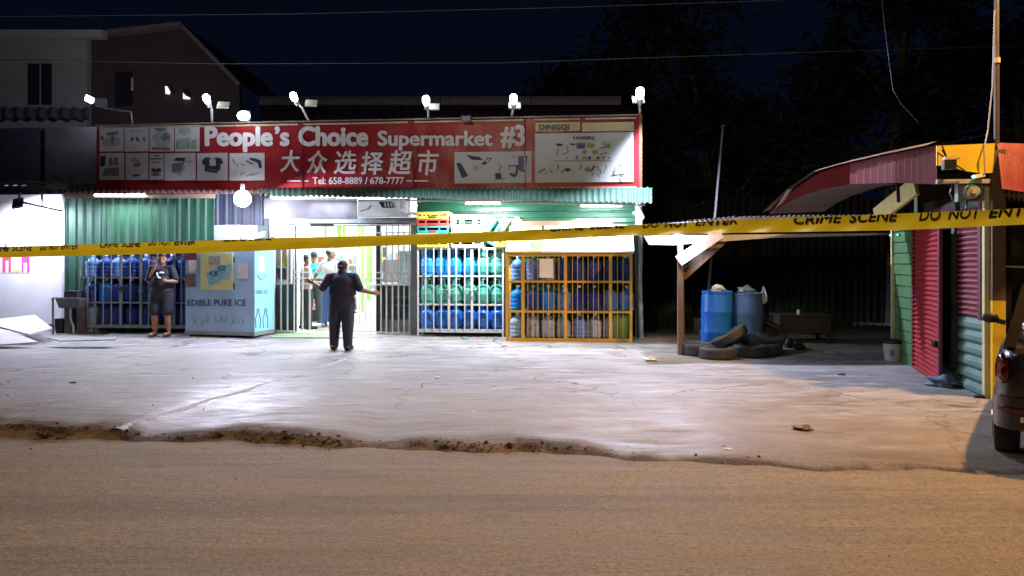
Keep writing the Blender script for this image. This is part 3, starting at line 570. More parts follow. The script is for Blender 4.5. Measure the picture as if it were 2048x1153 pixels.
solar_lamp(1280, 185, 0, (.5, -.8, -1.0), 3000, 'brightest solar floodlight on the right end of the billboard', 0, size=.86, panel_dx=-2, cone=148)
# low round lamp, slanting small lamp, and an unlit square one
t = thing('round_floodlight', 'low lit oval floodlight on the billboard edge between two taller ones', 'floodlight', FS, (H(487, 238, SV).x, SV, 4.63))
c = H(487, 232, -.66); mb = MB(); mb.sph(c, (.135, .07, .10), 14, 8); part(t, 'lens', mb, m_flood, 60); mb = MB(); mb.bar(c + Vector((0, .05, 0)), (c.x, SV + .01, 4.63), .05, .04); part(t, 'bracket', mb, m_whst); mb = MB(); mb.obox(c + Vector((0, .075, .02)), (.24, .05, .18)); part(t, 'housing', mb, m_black)
lamp(t, 'SPOT', c + Vector((0, -.14, -.05)), 200, VIOL, FS, .08, c + Vector((0, -1, -.9)), 135, .5)
t = thing('small_floodlight', 'small lit square floodlight tilted on a thin arm at the billboard left end', 'floodlight', FS, (H(262, 225, SV).x, SV, 4.63))
c = H(178, 199, -.6); mb = MB(); mb.obox(c, (.15, .03, .12), (R(35), R(25), R(20))); part(t, 'lens', mb, m_tube); mb = MB(); mb.obox(c + Vector((.02, .03, .01)), (.17, .03, .14), (R(35), R(25), R(20))); part(t, 'housing', mb, m_greyst)
mb = MB(); mb.tube([c + Vector((.03, .05, 0)), H(205, 215, -.5), H(262, 224, SV), (H(262, 224, SV).x, SV + .05, 4.62)], .022, 5); part(t, 'arm', mb, m_greyst); mb = MB(); mb.obox(H(202, 206, -.5), (.2, .16, .16), (0, 0, .3)); part(t, 'junction_box', mb, m_greyst)
lamp(t, 'SPOT', c + Vector((-.12, .02, .02)), 45, COOL, FS, .06, c + Vector((-.7, 1, .1)), 150, .6)
t = thing('unlit_floodlight', 'unlit dark square floodlight on the billboard top, right of the middle', 'floodlight', FS, (H(933, 238, SV).x, SV, 4.63))
c = H(933, 235, -.62); mb = MB(); mb.obox(c, (.2, .09, .13), (R(30), 0, 0)); part(t, 'housing', mb, m_black); mb = MB(); mb.obox(c + Vector((0, -.05, -.03)), (.17, .01, .1), (R(30), 0, 0)); part(t, 'lens', mb, m_greyst); mb = MB(); mb.bar(c, (c.x, SV + .02, 4.63), .03, .03); part(t, 'bracket', mb, m_black)
# ================================================================== CAGES, CYLINDERS AND BOTTLES
m_yel = M('yellow_painted_steel', (.66, .38, .045), .45, .1, .25, 9, 0, 0, .45, (.16, .09, .04))
m_cgrey = M('grey_cage_steel', (.34, .36, .38), .45, .4, .25, 9, 0, 0, .4, (.12, .10, .09))
def bottle_mat(n, c, tr=.75, rough=.22): return M(n, c, rough, 0, .12, 5, trans=tr, ior=1.18)
mb_ = {'blue': bottle_mat('blue_bottle_plastic', (.20, .38, .85), .4), 'dark blue': bottle_mat('dark_blue_bottle_plastic', (.04, .09, .36), .3), 'bright blue': bottle_mat('bright_blue_bottle_plastic', (.03, .25, .8), .25), 'clear': bottle_mat('clear_bottle_plastic', (.52, .64, .85), .45)}
mcyl = {'blue': M('blue_cylinder_paint', (.012, .15, .62), .32, 0, .2, 6, coat=.3, grime=.15), 'light blue': M('light_blue_cylinder_paint', (.02, .30, .74), .3, 0, .2, 6, coat=.3, grime=.1), 'green': M('sea_green_cylinder_paint', (.07, .36, .29), .34, 0, .2, 6, coat=.3, grime=.15)}
m_cap = M('white_cap', (.7, .72, .75), .5); m_brass = M('brass_valve', (.5, .36, .12), .35, .9)
_bm = {}
def bottle(kind, fr, loc, label, group, cap=True):
    if kind not in _bm:
        pr = [(.02, .0), (.105, .0), (.125, .012), (.132, .03), (.132, .07), (.126, .082), (.132, .095), (.132, .15), (.125, .162), (.132, .175), (.132, .23), (.125, .242), (.132, .255), (.132, .31), (.126, .335), (.10, .375), (.06, .405), (.034, .42), (.029, .43), (.029, .465)]
        a = MB(); a.lathe(pr, (0, 0, 0), 18); c = MB(); c.lathe([(.005, .452), (.033, .452), (.034, .49), (.025, .497), (.004, .498)], (0, 0, 0), 12)
        _bm[kind] = (a.mesh('shell', mb_[kind], 50), c.mesh('cap', m_cap, 40))
    t = thing('water_bottle', label, 'water bottle', fr, loc, group); t.rotation_euler[2] += random.uniform(0, 6)
    inst(t, 'shell', _bm[kind][0], loc, sc=(1.1, 1.1, 1))
    if cap: inst(t, 'cap', _bm[kind][1], loc)
    return t
_cm = {}
def cylinder(kind, fr, loc, label, rz):
    if kind not in _cm:
        m = mcyl[kind]; a = MB(); a.lathe([(.03, .05), (.11, .035), (.138, .06), (.146, .09), (.147, .19), (.149, .195), (.149, .205), (.147, .21), (.147, .30), (.138, .345), (.105, .382), (.05, .40), (.01, .402)], (0, 0, 0), 24)
        f = MB(); f.ring([[(r * math.cos(6.2832 * j / 20), r * math.sin(6.2832 * j / 20), z) for j in range(20)] for r, z in ((.115, .05), (.125, .0), (.119, .0), (.109, .05))], True, (False, False))
        co = MB()
        for s in range(3):                                # collar of three upright plates joined by a ring, hand holes between
            rows = []
            for z in (.375, .50):
                rows.append([((.088) * math.cos(2.0944 * s + .65 * (j / 5 - .5) * 2), (.088) * math.sin(2.0944 * s + .65 * (j / 5 - .5) * 2), z) for j in range(6)])
            co.ring(rows, False); co.ring([[(x * .94, y * .94, z) for x, y, z in r_] for r_ in reversed(rows)], False)
        co.tube([(.088 * math.cos(6.2832 * j / 18), .088 * math.sin(6.2832 * j / 18), .502) for j in range(19)], .012, 6)
        va = MB(); va.lathe([(.018, .40), (.018, .44), (.03, .445), (.03, .47), (.01, .475)], (0, 0, 0), 8)
        _cm[kind] = [('body', a.mesh('body', m, 50)), ('foot_ring', f.mesh('foot_ring', m, 50)), ('collar', co.mesh('collar', m, 40)), ('valve', va.mesh('valve', m_brass, 40))]
    t = thing('gas_cylinder', label, 'gas cylinder', fr, loc, 'gas cylinders in the white cage'); t.rotation_euler[2] += rz
    for n, me in _cm[kind]: inst(t, n, me, loc)
    return t
class Cage:
    def __init__(s, name, label, group, v0, v1, px0, px1, ytop, ybot, mat, thick):
        s.v0, s.v1 = v0, v1; s.mat = mat; a, b = H(px0, ybot, v0), H(px1, ybot, v0); s.x0, s.x1 = a.x, b.x
        s.zb = gs((a.x + b.x) / 2, v0); s.z0 = H((px0 + px1) / 2, ybot, v0).z; s.z1 = H((px0 + px1) / 2, ytop, v0).z; s.k = thick
        s.t = thing(name, label, 'cage', FS, ((a.x + b.x) / 2, v0, s.zb), group)
        k = thick; s.barm = MB().box(-.5, .5, -.5, .5, 0, 1).mesh('bar', mat); s.railm = MB().box(0, 1, -.5, .5, -.5, .5).mesh('rail', mat); s.depm = MB().box(-.5, .5, 0, 1, -.5, .5).mesh('side_rail', mat)
        for x in (s.x0, s.x1):
            for v in (v0, v1): inst(s.t, 'post', s.barm, (x, v, s.zb - .02), sc=(k, k, s.z1 - s.zb + .02))
            for z in (s.z0, s.z1 - k / 2): inst(s.t, 'side_rail', s.depm, (x, v0 + k / 2, z), sc=(k, v1 - v0 - k, k))
        for z in (s.z0, s.z1 - k / 2):
            for v in (v0, v1): inst(s.t, 'rail', s.railm, (s.x0 + k / 2, v, z), sc=(s.x1 - s.x0 - k, k * .9, k * .9))
    def bars(s, pxs, w_=.02, y0=None, y1=None):
        for px in pxs:
            x = H(px, 580, s.v0).x; inst(s.t, 'bar', s.barm, (x, s.v0 - s.k * .5 - w_ * .5 + .002, s.z0), sc=(w_, w_, s.z1 - s.z0))
    def posts(s, pxs, w_):
        for px in pxs:
            x = H(px, 580, s.v0).x; inst(s.t, 'door_stile', s.barm, (x, s.v0, s.z0 + s.k), sc=(w_, w_ * .8, s.z1 - s.z0 - 2 * s.k))
    def shelf(s, py, nb=0):
        z = H((s.x0 + s.x1) / 2 * 0 + 900, py, s.v0).z if isinstance(py, (int, float)) and py > 20 else py
        inst(s.t, 'rail', s.railm, (s.x0 + s.k / 2, s.v0 + .004, z), sc=(s.x1 - s.x0 - s.k, s.k * .9, s.k * .8)); inst(s.t, 'rail', s.railm, (s.x0 + s.k / 2, s.v1 - .004, z), sc=(s.x1 - s.x0 - s.k, s.k * .9, s.k * .8))
        mb = MB()
        n = int((s.x1 - s.x0) / .07)
        for i in range(1, n): x = s.x0 + (s.x1 - s.x0) * i / n; mb.box(x - .008, x + .008, s.v0 + .03, s.v1 - .03, z - .008, z + .008)
        part(s.t, 'shelf_rack', mb, s.mat); return z + .009

# left cage: dark water bottles behind grey bars
c1 = Cage('bottle_cage', 'grey steel cage of water bottles against the green ribbed wall', None, -.46, -.06, 160, 388, 503, 655, m_cgrey, .035)
c1.bars([177, 192, 208, 224, 262, 299, 316, 332, 364], .02); c1.posts([242, 282, 348], .05)
mb = MB(); mb.obox(H(243, 579, -.5), (.10, .05, .10)); part(c1.t, 'lock', mb, m_rust); mb = MB(); mb.obox(H(282, 582, -.5), (.08, .05, .08)); part(c1.t, 'lock', mb, m_greyst)
rws = []
zs = [c1.shelf(H(270, 556, c1.v0).z), c1.shelf(H(270, 606, c1.v0).z), c1.shelf(c1.z0 + .036)]
for r_, z in enumerate(zs):
    for k in range(8):
        x = c1.x0 + .17 + k * .296 + random.uniform(-.01, .01); kd = 'blue' if (r_ == 0 and k in (0, 2)) else 'dark blue'
        if r_ == 2 and k == 0: kd = 'clear'
        if r_ == 1 and k in (0, 1): kd = 'bright blue' if k == 1 else 'dark blue'
        bottle(kd, FS, (x, -.26 + random.uniform(-.02, .02), z), f'{kd} water bottle, {ORD[k]} from the left on the {["top", "middle", "bottom"][r_]} shelf of the grey cage', 'water bottles in the grey cage')
mb = MB(); mb.box(c1.x0, c1.x1, c1.v1 + .02, c1.v1 + .03, c1.z0, c1.z1); part(c1.t, 'back_panel', mb, M('cage_back_navy', (.012, .016, .035), .6))
# white cage with gas cylinders
c2 = Cage('cylinder_cage', 'white steel cage of blue and green gas cylinders beside the gate', None, -.50, -.08, 836, 1006, 496, 664, m_whst, .035)
c2.bars([852, 868, 883, 913, 930, 959, 975, 991], .022); c2.posts([898, 944], .045)
zs = [c2.shelf(H(920, 553, c2.v0).z), c2.shelf(H(920, 610, c2.v0).z), c2.shelf(c2.z0 + .036)]
for x in (898, 944):
    mb = MB(); q = H(x - 4, 586, -.56); mb.obox(q, (.06, .03, .06)); mb.tube([q + Vector((-.02, 0, .03)), q + Vector((-.015, 0, .07)), q + Vector((.015, 0, .07)), q + Vector((.02, 0, .03))], .006, 5); part(c2.t, 'padlock', mb, M('padlock_steel', (.5, .5, .48), .3, .9)); mb = MB(); mb.tube([H(x - 14, 579, -.55), H(x - 4, 580, -.57), H(x + 10, 579, -.55)], .009, 5); part(c2.t, 'chain', mb, m_greyst)
for r_, z in enumerate(zs):
    for k in range(6):
        x = c2.x0 + .165 + k * .286; kd = (['light blue'] * 4 + ['green'] * 2, ['green'] * 6, ['blue'] * 6)[r_][k]
        cylinder(kd, FS, (x, -.30, z), f'{kd} gas cylinder, {ORD[k]} from the left on the {["top", "middle", "bottom"][r_]} shelf of the white cage', random.uniform(0, 2))
# yellow cage with water bottles
c3 = Cage('bottle_rack', 'yellow steel cage of water bottles with a hood bleached white by the lamps', None, -.92, -.36, 1014, 1262, 508, 684, m_yel, .05)
c3.bars([1056, 1066, 1076, 1087, 1097, 1108, 1118, 1145, 1155, 1166, 1176, 1187, 1197, 1208, 1235, 1246], .012); c3.posts([1046, 1131, 1221], .06)
zs = [c3.shelf(H(1130, 564, c3.v0).z), c3.shelf(H(1130, 624, c3.v0).z), c3.shelf(c3.z0 + .045)]
mb = MB(); pxrect(mb, FS, 1079, 518, 1106, 556, -.965, -.96); part(c3.t, 'notice', mb, m_paper)
mb = MB(); mb.obox(H(1131, 581, -.98), (.08, .05, .06)); part(c3.t, 'lock', mb, m_cream)
a, b = H(1011, 507, -.97), H(1268, 507, -.97); zt = H(1130, 452, -.62).z
def hood(xa, xb, mat, name):
    mb = MB(); mb.ring([[(xa, -.97, a.z - .0), (xb, -.97, a.z - .0)], [(xa, -.98, a.z + .04), (xb, -.98, a.z + .04)], [(xa + .05, -.60, zt), (xb - .0, -.60, zt)], [(xa + .05, -.36, zt + .02), (xb, -.36, zt + .02)]], False); return part(c3.t, name, mb, mat)
xm = H(1082, 480, -.9).x
hood(a.x, xm, M('yellow_hood_paint', (.78, .60, .16), .4, 0, .15, 3), 'hood'); hood(xm, b.x, M('overexposed_hood_white', (.80, .80, .74), .4, 0, .08, 3), 'hood')  # right part coloured white to stand in for overexposure by the lamps
mb = MB(); mb.poly([(b.x, -.97, a.z), (b.x, -.98, a.z + .04), (b.x, -.60, zt), (b.x, -.36, zt + .02), (b.x, -.36, a.z)]); part(c3.t, 'hood_end', mb, m_whst)
mb = MB(); q = H(1064, 488, -.9); mb.obox((q.x, -.885, q.z), (.05, .01, .14), (R(-38), 0, 0)); part(c3.t, 'blue_drop_emblem', mb, M('emblem_blue', (.1, .45, .6), .4))
mb = MB(); mb.box(a.x + .08, b.x - .4, -.50, -.42, zt + .015, zt + .10); part(c3.t, 'hood_ridge', mb, M('salmon_red_paint', (.62, .12, .08), .45, 0, .2))
mb = MB(); mb.box(c3.x1 - .42, c3.x1 - .02, c3.v0 + .08, c3.v1 - .05, zs[2], zs[2] + .46); part(c3.t, 'lime_crate', mb, M('lime_green_crate', (.16, .24, .03), .5, 0, .3, 4))  # lime green crate standing in the cage, modelled as a plain box
for r_, z in enumerate(zs):
    for k in range(8):
        if r_ == 2 and k == 7: continue
        x = c3.x0 + .19 + k * .302 + random.uniform(-.01, .01); kd = [['blue', 'blue', 'clear', 'dark blue', 'dark blue', 'dark blue', 'dark blue', 'dark blue'], ['bright blue', 'dark blue', 'bright blue', 'blue', 'dark blue', 'dark blue', 'blue', 'blue'], ['clear', 'clear', 'clear', 'clear', 'blue', 'clear', 'clear', 'blue']][r_][k]
        bottle(kd, FS, (x, -.68 + random.uniform(-.03, .03), z), f'{kd} water bottle, {ORD[k]} from the left on the {["top", "middle", "bottom"][r_]} shelf of the yellow cage', 'water bottles in the yellow cage')

# ================================================================== CRATES ON THE WHITE CAGE
def crate(label, fr, loc, size, col, rot=(0, 0, 0), mark=None):
    m = M('crate_' + '_'.join(f'{int(c * 100)}' for c in col), col, .4, 0, .12, 6, coat=.2); w_, d, h = size
    t = thing('crate', label, 'crate', fr, loc, 'plastic crates on the white cage'); t.rotation_euler = (rot[0], rot[1], fr.t + rot[2])
    A = Vector(loc)
    def pp(name, mb, mat):
        me = mb.mesh(name, mat); o = bpy.data.objects.new(name, me); COL.objects.link(o); o.parent = t; return o
    mb = MB(); e = .012
    mb.box(-w_ / 2, w_ / 2, -d / 2, d / 2, 0, e)
    for s in (-1, 1):
        mb.box(-w_ / 2, w_ / 2, s * d / 2 - e / 2, s * d / 2 + e / 2, e, h * .42); mb.box(s * w_ / 2 - e / 2, s * w_ / 2 + e / 2, -d / 2, d / 2, e, h * .42)
        for q in (-.5, -.22, .22, .5): mb.box(q * (w_ - .03) - .016, q * (w_ - .03) + .016, s * d / 2 - e / 2, s * d / 2 + e / 2, h * .42, h * .8)
        for q in (-.5, 0, .5): mb.box(s * w_ / 2 - e / 2, s * w_ / 2 + e / 2, q * (d - .03) - .016, q * (d - .03) + .016, h * .42, h * .8)
    pp('body', mb, m); mb = MB()
    for s in (-1, 1):
        mb.box(-w_ / 2 - .008, w_ / 2 + .008, s * d / 2 - .014, s * d / 2 + .014, h * .8, h); mb.box(s * w_ / 2 - .014, s * w_ / 2 + .014, -d / 2, d / 2, h * .8, h)
    pp('rim', mb, m)
    if mark: mb = MB(); mb.box(-w_ * .12, w_ * .12, -d / 2 - .012, -d / 2 - .007, h * .12, h * .36); pp('mark', mb, M('crate_mark_' + mark, {'red': (.5, .03, .03), 'teal': (.03, .25, .25), 'black': (.03, .03, .03)}[mark], .5))
    return t
zc = c2.z1 + .002
YEL, RED, TEAL, WHT = (.72, .58, .10), (.62, .07, .06), (.04, .36, .32), (.72, .74, .68)
xl, xr_ = H(869, 470, -.35).x, H(937, 470, -.35).x
for i, (c_, nm, mk) in enumerate(((YEL, 'yellow plastic crate at the bottom of the left stack on the white cage', None), (WHT, 'white plastic crate in the left stack, just above its yellow bottom crate', None), (TEAL, 'teal plastic crate in the middle of the left stack on the white cage', 'red'), (RED, 'red plastic crate in the left stack, under its yellow top crate', 'red'), (YEL, 'yellow plastic crate on top of the left stack on the white cage', 'black'))):
    crate(nm, FS, (xl, -.33, zc + i * .145), (.64, .42, .142), c_, (0, 0, random.uniform(-.02, .02)), mk)
for i, (c_, nm, h) in enumerate(((WHT, 'white plastic crate at the bottom of the right stack on the white cage', .14), (YEL, 'yellow plastic crate in the middle of the right stack on the white cage', .18), (WHT, 'deep white plastic crate on top of the right stack on the white cage', .33))):
    crate(nm, FS, (xr_, -.33, zc + (0, .142, .325)[i]), (.64, .42, h - .003), c_, (0, 0, random.uniform(-.02, .02)))
q = H(986, 496, -.4); crate('teal crate leaning steeply between the white stack and the yellow crates', FS, (q.x - .08, -.33, zc + .29), (.62, .4, .16), TEAL, (0, R(-57), 0), 'black')
q = H(1001, 496, -.4); crate('second teal crate leaning steeply, nearer the yellow cage hood', FS, (q.x + .05, -.31, zc + .28), (.6, .4, .16), (.05, .42, .36), (0, R(-57), 0), 'black')
q = H(1026, 455, -.42); crate('yellow crate leaning on the teal crates above the cage hood', FS, (q.x + .0, -.20, zc + .30), (.6, .36, .15), YEL, (0, R(-52), 0))
q = H(998, 486, -.56); crate('small yellow crate wedged beneath the leaning teal crates', FS, (q.x + .02, -.53, zc), (.2, .10, .2), (.74, .5, .04), (0, 0, .1))

# ================================================================== ICE FREEZER
FF = Frame(-5.16, 14.82, -14)
zf = .165
m_ice = M('freezer_pale_blue', (.34, .53, .76), .42, .05, .12, 2, grime=.35, gcol=(.22, .30, .38)); m_ice2 = M('freezer_cyan_side', (.28, .66, .80), .4, .05, .1, 2, grime=.15, gcol=(.5, .6, .66))
frz = thing('ice_freezer', 'pale blue ice freezer cabinet with a yellow picture door beside the gate', 'freezer', FF, (-.75, .35, zf))
def fh(px, py, y=0): return hit(FF, px, py, 1, y)
LX, ZTF, DF = fh(371, 600).x, 2.12, .72
mb = MB(); mb.box(LX, 0, 0, DF, zf + .12, ZTF); part(frz, 'body', mb, m_ice)
mb = MB(); mb.poly([(.004, 0.01, zf + .14), (.004, DF - .01, zf + .14), (.004, DF - .01, ZTF - .01), (.004, .01, ZTF - .01)]); part(frz, 'side_panel', mb, m_ice2)
mb = MB(); mb.box(LX - .01, .015, -.015, DF + .01, zf + .06, zf + .13); part(frz, 'plinth', mb, m_greyst)
for x in (LX + .15, -.8, -.12): mb = MB(); mb.box(x - .06, x + .06, .03, .63, zf - .03, zf + .06); part(frz, 'foot', mb, m_black)
def frect(name, x0, y0, x1, y1, d, mat, parent=frz):
    a, b = fh(x0, y0), fh(x1, y1); mb = MB(); mb.box(a.x, b.x, -d, 0 - .001, b.z, a.z); return part(parent, name, mb, mat)
dr = frect('picture_door', 403, 507, 466, 580, .03, M('pale_yellow_print', (.62, .62, .30), .4, 0, .15, 3, grime=.2, gcol=(.55, .58, .5)))
frect('photo', 420, 513, 443, 530, .033, M('ice_photo', (.35, .34, .38), .4, 0, .5, 14), dr)
for x0, y0, r_ in ((0, 0, 0), (1, 1, 1), (2, 2, 2)):
    mb = MB(); pts = blob(438 + (r_ - 1) * 12, 548 + (r_ - 1) * -7, 14, 14, 14, r_ + 3, .35); mb.poly([fh(x, y, -.0315 - .0006 * r_) for x, y in pts]); part(dr, 'print', mb, M('ice_blue_print', (.24, .50, .66), .4, 0, .3, 14))
mb = MB(); lettering(mb, 'ICE', FF, 418, 436, 543.5, 551.5, 1, -.036, .4, .15); part(dr, 'lettering', mb, m_ink)
mb = MB(); lettering(mb, 'ICE', FF, 436, 452, 532.5, 541, 1, -.036, .4, .15); part(dr, 'lettering', mb, m_ink)
for y in (520, 573): mb = MB(); mb.cyl(fh(468, y - 6, -.02), fh(468, y + 6, -.02), .014, n=8); part(dr, 'hinge', mb, m_black)
frect('sheet', 476, 528, 496, 558, .004, M('faded_sheet', (.60, .55, .62), .7, 0, .15, 6))
frect('picture', 370, 548, 392, 575, .004, M('old_photo', (.20, .15, .17), .6, 0, .8, 12)); frect('picture', 368, 500, 394, 520, .006, M('maroon_print', (.16, .05, .06), .5))
mb = MB(); mb.poly([fh(x, y, -.008) for x, y in ((376, 521), (393, 521), (392, 540), (386, 544), (378, 543))]); part(frz, 'torn_paper', mb, m_paper)
mb = MB(); lettering(mb, 'EDIBLE PURE ICE', FF, 375, 492, 600, 612, 1, -.004, .35); part(frz, 'lettering', mb, M('navy_lettering', (.03, .06, .22), .45))
rnd = random.Random(4)
for k in range(9):
    mb = MB(); cx = 392 + k * 12 + rnd.uniform(-3, 3); cy = rnd.uniform(636, 645); pts = [(cx - rnd.uniform(3, 6), cy + 9), (cx + rnd.uniform(-3, 3), cy - rnd.uniform(4, 12)), (cx + rnd.uniform(3, 6), cy + 9)]; mb.poly([fh(x, y, -.003 - k * .0004) for x, y in pts]); part(frz, 'print', mb, M('shard_print_%d' % (k % 2), ((.20, .40, .56), (.26, .46, .50))[k % 2], .5, 0, .3, 12))
def fs(px, py): return hit(FF, px, py, 0, .008)
mb = MB(); mb.poly([fs(x, y) for x, y in ((519, 514), (528, 514), (528, 530), (530, 540), (526, 545), (520, 545), (517, 540), (519, 530))]); part(frz, 'white_bottle_print', mb, m_let)
mb = MB(); mb.tube([fs(x, y) for x, y in ((515, 550), (518, 556), (523, 559), (528, 556), (532, 550))], .008, 5); part(frz, 'smile_print', mb, M('teal_print', (.04, .3, .42), .5))
mb = MB(); lettering(mb, 'EDIBLE ICE', FF, 512, 535, 581, 588, 0, .008, .2); part(frz, 'lettering', mb, M('teal_print', (.04, .3, .42), .5))
for cx in (516, 531):
    mb = MB(); mb.tube([fs(cx + dx, y) for dx, y in ((-4, 656), (-5, 638), (-2, 628), (-1.5, 618), (1.5, 618), (2, 628), (5, 638), (4, 656))], .007, 5); part(frz, 'bottle_outline_print', mb, M('navy_lettering', (.03, .06, .22), .45))
# cartons on the freezer
zt_ = ZTF + .002
def carton(label, x0, x1, y0, y1, h, col, rz=0):
    mb = MB(); mb.box(x0, x1, y0, y1, zt_, zt_ + h); t = thing('carton', label, 'carton', FF, ((x0 + x1) / 2, (y0 + y1) / 2, zt_), 'cartons on the ice freezer'); part(t, 'box', mb, M('carton_%d' % int(col[0] * 100), col, .7, 0, .12, 4)); mb = MB(); mb.box((x0 + x1) / 2 - .03, (x0 + x1) / 2 + .03, y0 - .002, y1 + .002, zt_ + h, zt_ + h + .003); part(t, 'tape_strip', mb, m_cream); t.rotation_euler[2] += rz; return t
carton('wide pale grey carton lying on the ice freezer', fh(428, 470, .2).x, fh(479, 470, .2).x, .2, .6, .34, (.24, .27, .34)); carton('small carton with a white edge beside the wide one on the freezer', fh(482, 470, .2).x, fh(513, 470, .2).x, .22, .6, .33, (.21, .27, .29))
mb = MB(); a = fh(492, 470, .05)
for k, (dx, rz, rx, w_) in enumerate(((0, .2, .02, .42), (.15, -.3, .06, .36), (.28, .1, .03, .4))): mb.obox((a.x + dx - .05, .14, zt_ + .012 + k * .012), (w_, .22, .008), (rx * .2, 0, rz))
mb.obox((a.x + .16, .17, zt_ + .11), (.36, .18, .01), (R(38), R(-12), .2)); solo('paper_pile', mb, M('brown_paper', (.42, .38, .28), .8, 0, .2), 'pile of flattened brown paper sacks on the freezer corner', 'paper', FF, (a.x + .1, .15, zt_))

# ================================================================== LEFT NEIGHBOUR, POSTER, SINK, BOARDS
nb = thing('white_building', 'whitewashed low building at the left edge with a dark upper front', 'building', FS, (uL - 3, .1, .2))
mb = MB(); mb.box(uL - 9, uL - .03, .02, .25, 0, 3.2); part(nb, 'wall', mb, m_white)
mb = MB(); mb.box(uL - 9, uL + .66, .25, .4, 3.3, 4.72); part(nb, 'upper_wall', mb, M('navy_upper_wall', (.035, .04, .07), .7, 0, .3, 2))
mb = MB(); mb.corr((uL - 9, .22, 3.5), (uL + .1, .22, 3.5), (uL - 9, -.75, 3.32), (uL + .1, -.75, 3.32), .2, .02, 2, 'sin', Vector((0, 0, 1))); part(nb, 'eave', mb, m_rust)
mb = MB(); mb.box(uL - 9, uL + .05, -.04, .018, .12, .34); part(nb, 'skirting', mb, M('dirty_skirting', (.16, .15, .16), .8))
mb = MB(); mb.box(uL - .06, uL - .0, -.03, .02, .3, 3.2); part(nb, 'corner_trim', mb, M('pale_trim', (.5, .5, .56), .6))
mb = MB(); pxrect(mb, FS, 176, 276, 180, 292, .22, .24); part(nb, 'white_tag', mb, m_paper)
t = thing('wall_poster', 'red, white and purple striped poster on the white wall under the tape', 'poster', FS, H(32, 545, 0))
mb = MB(); pxrect(mb, FS, 4, 500, 60, 546, .012, .018); part(t, 'sheet', mb, m_paper)
for k, (x0, x1, y0, y1, c_) in enumerate(((5, 11, 503, 545, (.75, .08, .25)), (11, 17, 503, 522, (.7, .12, .06)), (17, 22, 503, 545, (.72, .1, .2)), (43, 47, 503, 545, (.45, .06, .5)), (47, 54, 503, 526, (.7, .08, .35)), (54, 59, 503, 545, (.55, .05, .6)), (26, 40, 540, 545, (.75, .6, .1)))):
    mb = MB(); pxrect(mb, FS, x0, y0, x1, y1, .010, .0118); part(t, 'colour_block', mb, M('poster_ink_%d' % k, c_, .5, 0, .1))
t = thing('wall_notice', 'small white notice pinned on the white wall above the tape', 'notice', FS, H(15, 490, 0)); mb = MB(); pxrect(mb, FS, 3, 479, 29, 497, .012, .018); part(t, 'sheet', mb, m_paper); mb = MB(); pxpoly(mb, FS, [(9, 494), (10, 484), (13, 484), (14, 494)], 1, .0105); part(t, 'figure_print', mb, m_inkg)
t = thing('wall_floodlight', 'black floodlight on a bracket arm shining onto the white wall', 'floodlight', FS, H(124, 415, 0))
c = H(36, 407, -.75); mb = MB(); mb.obox(c, (.2, .05, .24), (R(-35), R(-10), R(15))); part(t, 'housing', mb, m_black); mb = MB(); mb.obox(c + Vector((-.01, .04, -.02)), (.16, .012, .2), (R(-35), R(-10), R(15))); part(t, 'lens', mb, m_tube)
mb = MB(); mb.tube([c + Vector((.1, .0, .02)), H(75, 412, -.4), H(126, 423, .0)], .03, 6); mb.bar(H(84, 386, -.35), H(84, 412, -.35), .03, .03); mb.bar(H(40, 386, -.72), c, .03, .03); part(t, 'arm', mb, m_black)
lamp(t, 'SPOT', c + Vector((-.02, .1, -.05)), 430, (.74, .76, 1), FS, .08, c + Vector((.1, .7, -1.0)), 168, .5)
# laundry sink
sk = thing('wash_sink', 'dark stone wash sink on a rough stand beside the grey cage', 'sink', FS, H(132, 656, -.5)); m_stone = M('dark_sink_stone', (.11, .10, .11), .7, 0, .3, 8, .3)
a, b = H(112, 598, -.72), H(160, 617, -.72); mb = MB(); mb.ring([[(a.x + .05, -.70, b.z), (b.x - .05, -.70, b.z), (b.x - .05, -.32, b.z), (a.x + .05, -.32, b.z)], [(a.x, -.74, a.z), (b.x, -.74, a.z), (b.x, -.26, a.z), (a.x, -.26, a.z)], [(a.x + .04, -.70, a.z), (b.x - .04, -.70, a.z), (b.x - .04, -.30, a.z), (a.x + .04, -.30, a.z)], [(a.x + .08, -.66, b.z + .04), (b.x - .08, -.66, b.z + .04), (b.x - .08, -.34, b.z + .04), (a.x + .08, -.34, b.z + .04)]], True, (True, True)); part(sk, 'basin', mb, m_stone)
mb = MB(); mb.bar((a.x - .07, -.72, .17), (a.x - .07, -.72, a.z + .02), .03, .03); mb.bar((a.x - .07, -.72, a.z + .015), (b.x, -.77, a.z + .015), .03, .03); part(sk, 'frame', mb, m_greyst)
for xq in (a.x + .16, b.x - .1): mb = MB(); mb.box(xq - .06, xq + .06, -.6, -.4, .16, b.z); part(sk, 'pier', mb, m_stone)
mb = MB(); mb.tube([(a.x + .28, -.66, b.z), (a.x + .29, -.67, .5), (a.x + .36, -.68, .36), (a.x + .36, -.68, .2)], .022, 6); part(sk, 'drain_pipe', mb, M('dirty_white_pipe', (.4, .4, .4), .5), 50)
q = H(148, 597, -.5); mb = MB(); mb.obox((q.x, -.5, a.z + .075), (.28, .25, .14), (0, 0, .1)); mb.obox((q.x, -.5, a.z + .15), (.30, .27, .02), (0, 0, .1)); solo('dark_tub', mb, M('dark_tub', (.05, .05, .07), .6), 'dark plastic tub with a lid standing on the wash sink', 'tub', FS, (q.x, -.5, a.z + .005))
q = H(136, 650, -.45); mb = MB(); mb.lathe([(.02, 0), (.10, 0), (.12, .2), (.125, .3), (.11, .3), (.1, .05)], (0, 0, 0), 12); t = solo('old_bucket', mb, m_black, 'dark bucket tucked under the wash sink', 'bucket', FS, (0, 0, 0), None, 50); t.location = FS.w((q.x - .12, -.5, gs(q.x, -.5)))
